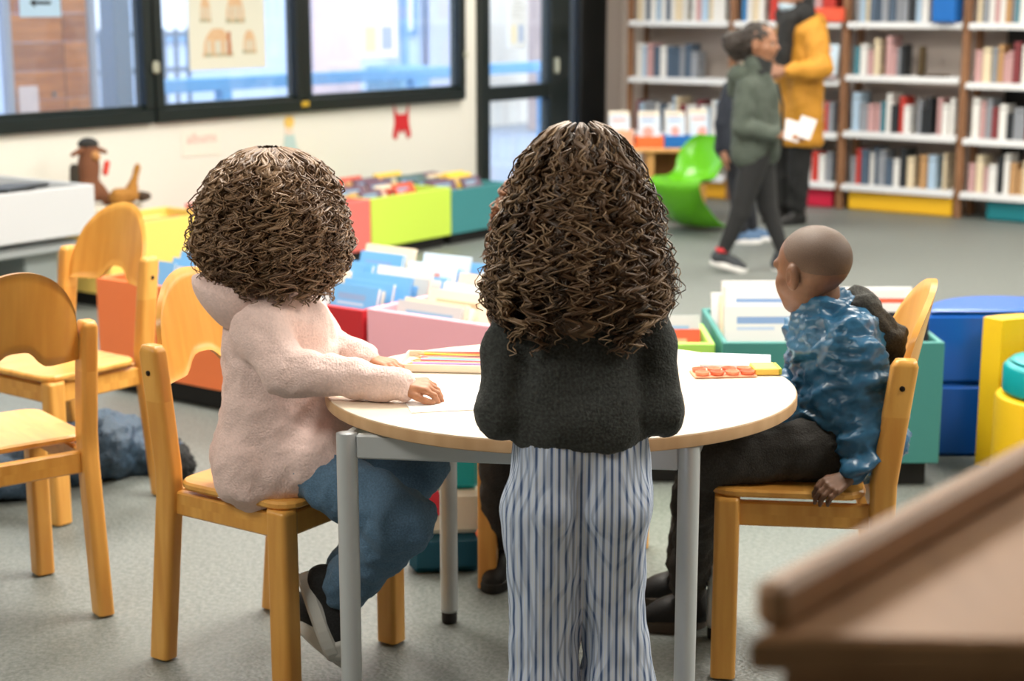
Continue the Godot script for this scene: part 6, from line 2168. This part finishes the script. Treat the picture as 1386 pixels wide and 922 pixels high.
# ---------------------------------------------------------------- posters, toys and wall marks
func build_wall_things() -> void:
	var px := WX + 0.012
	solo("poster", card(0.64, 0.82, 0.002), print_mat(0, Color(0.85, 0.85, 0.79), 500), Vector3(px, 1.52, -7.1), Vector3(0, PI / 2, 0), "cream poster with four small arched drawings on the middle window", "poster")
	solo("poster", card(0.39, 0.6, 0.002), print_mat(1, Color(0.93, 0.95, 0.98), 501), Vector3(px, 1.44, -8.5), Vector3(0, PI / 2, 0), "white notice with pale blue print on the right window", "poster")
	solo("poster", card(0.22, 0.5, 0.002), print_mat(1, Color(0.9, 0.94, 0.98), 502), Vector3(px, 1.42, -10.1), Vector3(0, PI / 2, 0), "narrow white notice on the glass door", "poster")
	var sg := thing("arrow_sign", "pale blue sign with black left arrow on the left window", "sign", Vector3(px, 1.53, -5.72), PI / 2)
	part(sg, "sheet", cbox(Vector3(0.27, 0.2, 0.002), 0.0005), mat(Color(0.66, 0.78, 0.88), 0.6))
	part(sg, "arrow", slab(PackedVector2Array([Vector2(-0.07, 0), Vector2(-0.035, 0.025), Vector2(-0.035, 0.009), Vector2(0.07, 0.009), Vector2(0.07, -0.009), Vector2(-0.035, -0.009), Vector2(-0.035, -0.025)]), 0.002, 0.0003).mesh(), mat(Color(0.05, 0.06, 0.07), 0.6), Vector3(0.0, -0.025, 0.002))
	# wall label
	var lb := thing("wall_label", "small pink lettered label on the cream wall", "label", Vector3(WX + 0.003, 0.68, -6.86), PI / 2)
	part(lb, "card", cbox(Vector3(0.32, 0.16, 0.003), 0.001), mat(Color(0.89, 0.885, 0.84), 0.7))
	var tm := TextMesh.new()
	var sf := SystemFont.new()
	sf.font_names = PackedStringArray(["Droid Sans"])
	tm.font = sf
	tm.text = "albums"
	tm.font_size = 32
	tm.pixel_size = 0.0023
	tm.depth = 0.002
	part(lb, "lettering", tm, mat(Color(0.86, 0.62, 0.6), 0.7), Vector3(0, 0.025, 0.002))
	# red paper cut-out and a small figure sticker below the windows
	var red := slab(PackedVector2Array([Vector2(-0.09, 0.14), Vector2(-0.045, 0.055), Vector2(0.045, 0.055), Vector2(0.08, 0.14), Vector2(0.075, 0.0), Vector2(0.1, -0.1), Vector2(0.06, -0.12), Vector2(0.03, -0.05), Vector2(0.0, -0.08), Vector2(-0.03, -0.05), Vector2(-0.06, -0.12), Vector2(-0.1, -0.1), Vector2(-0.075, 0.0)]), 0.004, 0.0008)
	solo("paper_cutout", red.mesh(), mat(Color(0.78, 0.13, 0.16), 0.7), Vector3(WX + 0.004, 0.695, -8.74), Vector3(0, PI / 2, 0), "red paper cut-out stuck below the right window", "paper cut-out")
	var st := thing("paper_figure", "small yellow topped paper figure stuck below the middle window", "paper cut-out", Vector3(WX + 0.004, 0.7, -7.62), PI / 2)
	part(st, "top", slab(outline(func(u: float) -> Vector2: return Vector2(cos(u * TAU) * 0.045, 0.06 + sin(u * TAU) * 0.04), 20), 0.004, 0.0005).mesh(), mat(Color(0.93, 0.77, 0.4), 0.7))
	part(st, "middle", slab(outline(func(u: float) -> Vector2: return Vector2(cos(u * TAU) * 0.035, 0.01 + sin(u * TAU) * 0.04), 20), 0.0038, 0.0005).mesh(), mat(Color(0.93, 0.82, 0.75), 0.7))
	part(st, "lower", slab(PackedVector2Array([Vector2(-0.04, -0.02), Vector2(0.04, -0.02), Vector2(0.075, -0.14), Vector2(-0.06, -0.14)]), 0.004, 0.0005).mesh(), mat(Color(0.7, 0.8, 0.8), 0.7))
	# soft toys on a stand between the white box and the yellow bin
	var base := thing("toy_stand", "cream painted toy stand behind the chairs", "stand", Vector3(-7.0, 0, -5.72), PI / 2)
	part(base, "top", cbox(Vector3(0.5, 0.03, 0.34), 0.005), mat(Color(0.88, 0.86, 0.8), 0.6), Vector3(0, 0.425, 0))
	for s in [-1, 1]:
		part(base, "leg_panel", cbox(Vector3(0.03, 0.41, 0.32), 0.004), mat(Color(0.88, 0.86, 0.8), 0.6), Vector3(s * 0.2, 0.205, 0))
	var br := cloth(Color(0.5, 0.29, 0.17), 140, 10.0, 0.2)
	var toy := thing("soft_toy", "tall brown soft toy with drooping ears and dark cap", "soft toy", Vector3(-6.95, 0.441, -5.72), PI / 2)
	garment(toy, "body", [[Vector3(-0.02, 0.07, 0), Vector3(-0.01, 0.2, 0), 0.065, 0.05], [Vector3(-0.01, 0.2, 0), Vector3(0.0, 0.29, 0), 0.055, 0.052], [Vector3(0.03, 0.08, 0.03), Vector3(0.06, 0.02, 0.06), 0.035, 0.03]], 0.01, 0.03, br)
	for s in [-1.0, 1.0]:
		garment(toy, "ear", [[Vector3(s * 0.04, 0.3, 0), Vector3(s * 0.11, 0.275, 0), 0.018, 0.012]], 0.006, 0.01, br)
	garment(toy, "muzzle", [[Vector3(0, 0.265, 0.045), Vector3(0, 0.26, 0.055), 0.028, 0.024]], 0.007, 0.01, cloth(Color(0.78, 0.55, 0.32), 141, 10.0))
	garment(toy, "cap", [["e", Vector3(0, 0.325, -0.005), Vector3(0.055, 0.035, 0.055)]], 0.007, 0.01, cloth(Color(0.15, 0.15, 0.14), 142, 10.0))
	var tl := garment(toy, "neck_ribbon", [[Vector3(0.06, 0.17, 0.05), Vector3(0.075, 0.22, 0.05), 0.016, 0.016]], 0.006, 0.01, mat(Color(0.83, 0.26, 0.2), 0.7))
	tl.set_meta("label", "orange red ribbon")
	var bag := garment(toy, "back_pad", [[Vector3(-0.085, 0.06, -0.03), Vector3(-0.08, 0.2, -0.03), 0.03, 0.025]], 0.008, 0.01, cloth(Color(0.2, 0.18, 0.14), 143, 10.0))
	bag.name = "back_pad"
	var toy2 := thing("soft_toy", "small ochre soft toy with raised arm", "soft toy", Vector3(-6.8, 0.441, -5.83), PI / 2)
	garment(toy2, "body", [[Vector3(-0.06, 0.045, 0), Vector3(0.03, 0.05, 0), 0.045, 0.04], [Vector3(0.03, 0.05, 0), Vector3(0.05, 0.1, 0), 0.035, 0.025], [Vector3(0.05, 0.1, 0), Vector3(0.09, 0.2, 0), 0.02, 0.016]], 0.008, 0.02, cloth(Color(0.7, 0.47, 0.16), 144, 10.0, 0.15), noise(31, 40.0), 0.01)
	garment(toy2, "foot", [[Vector3(0.1, 0.035, 0.01), Vector3(0.13, 0.035, 0.02), 0.03, 0.022]], 0.007, 0.01, cloth(Color(0.25, 0.18, 0.12), 145, 10.0))
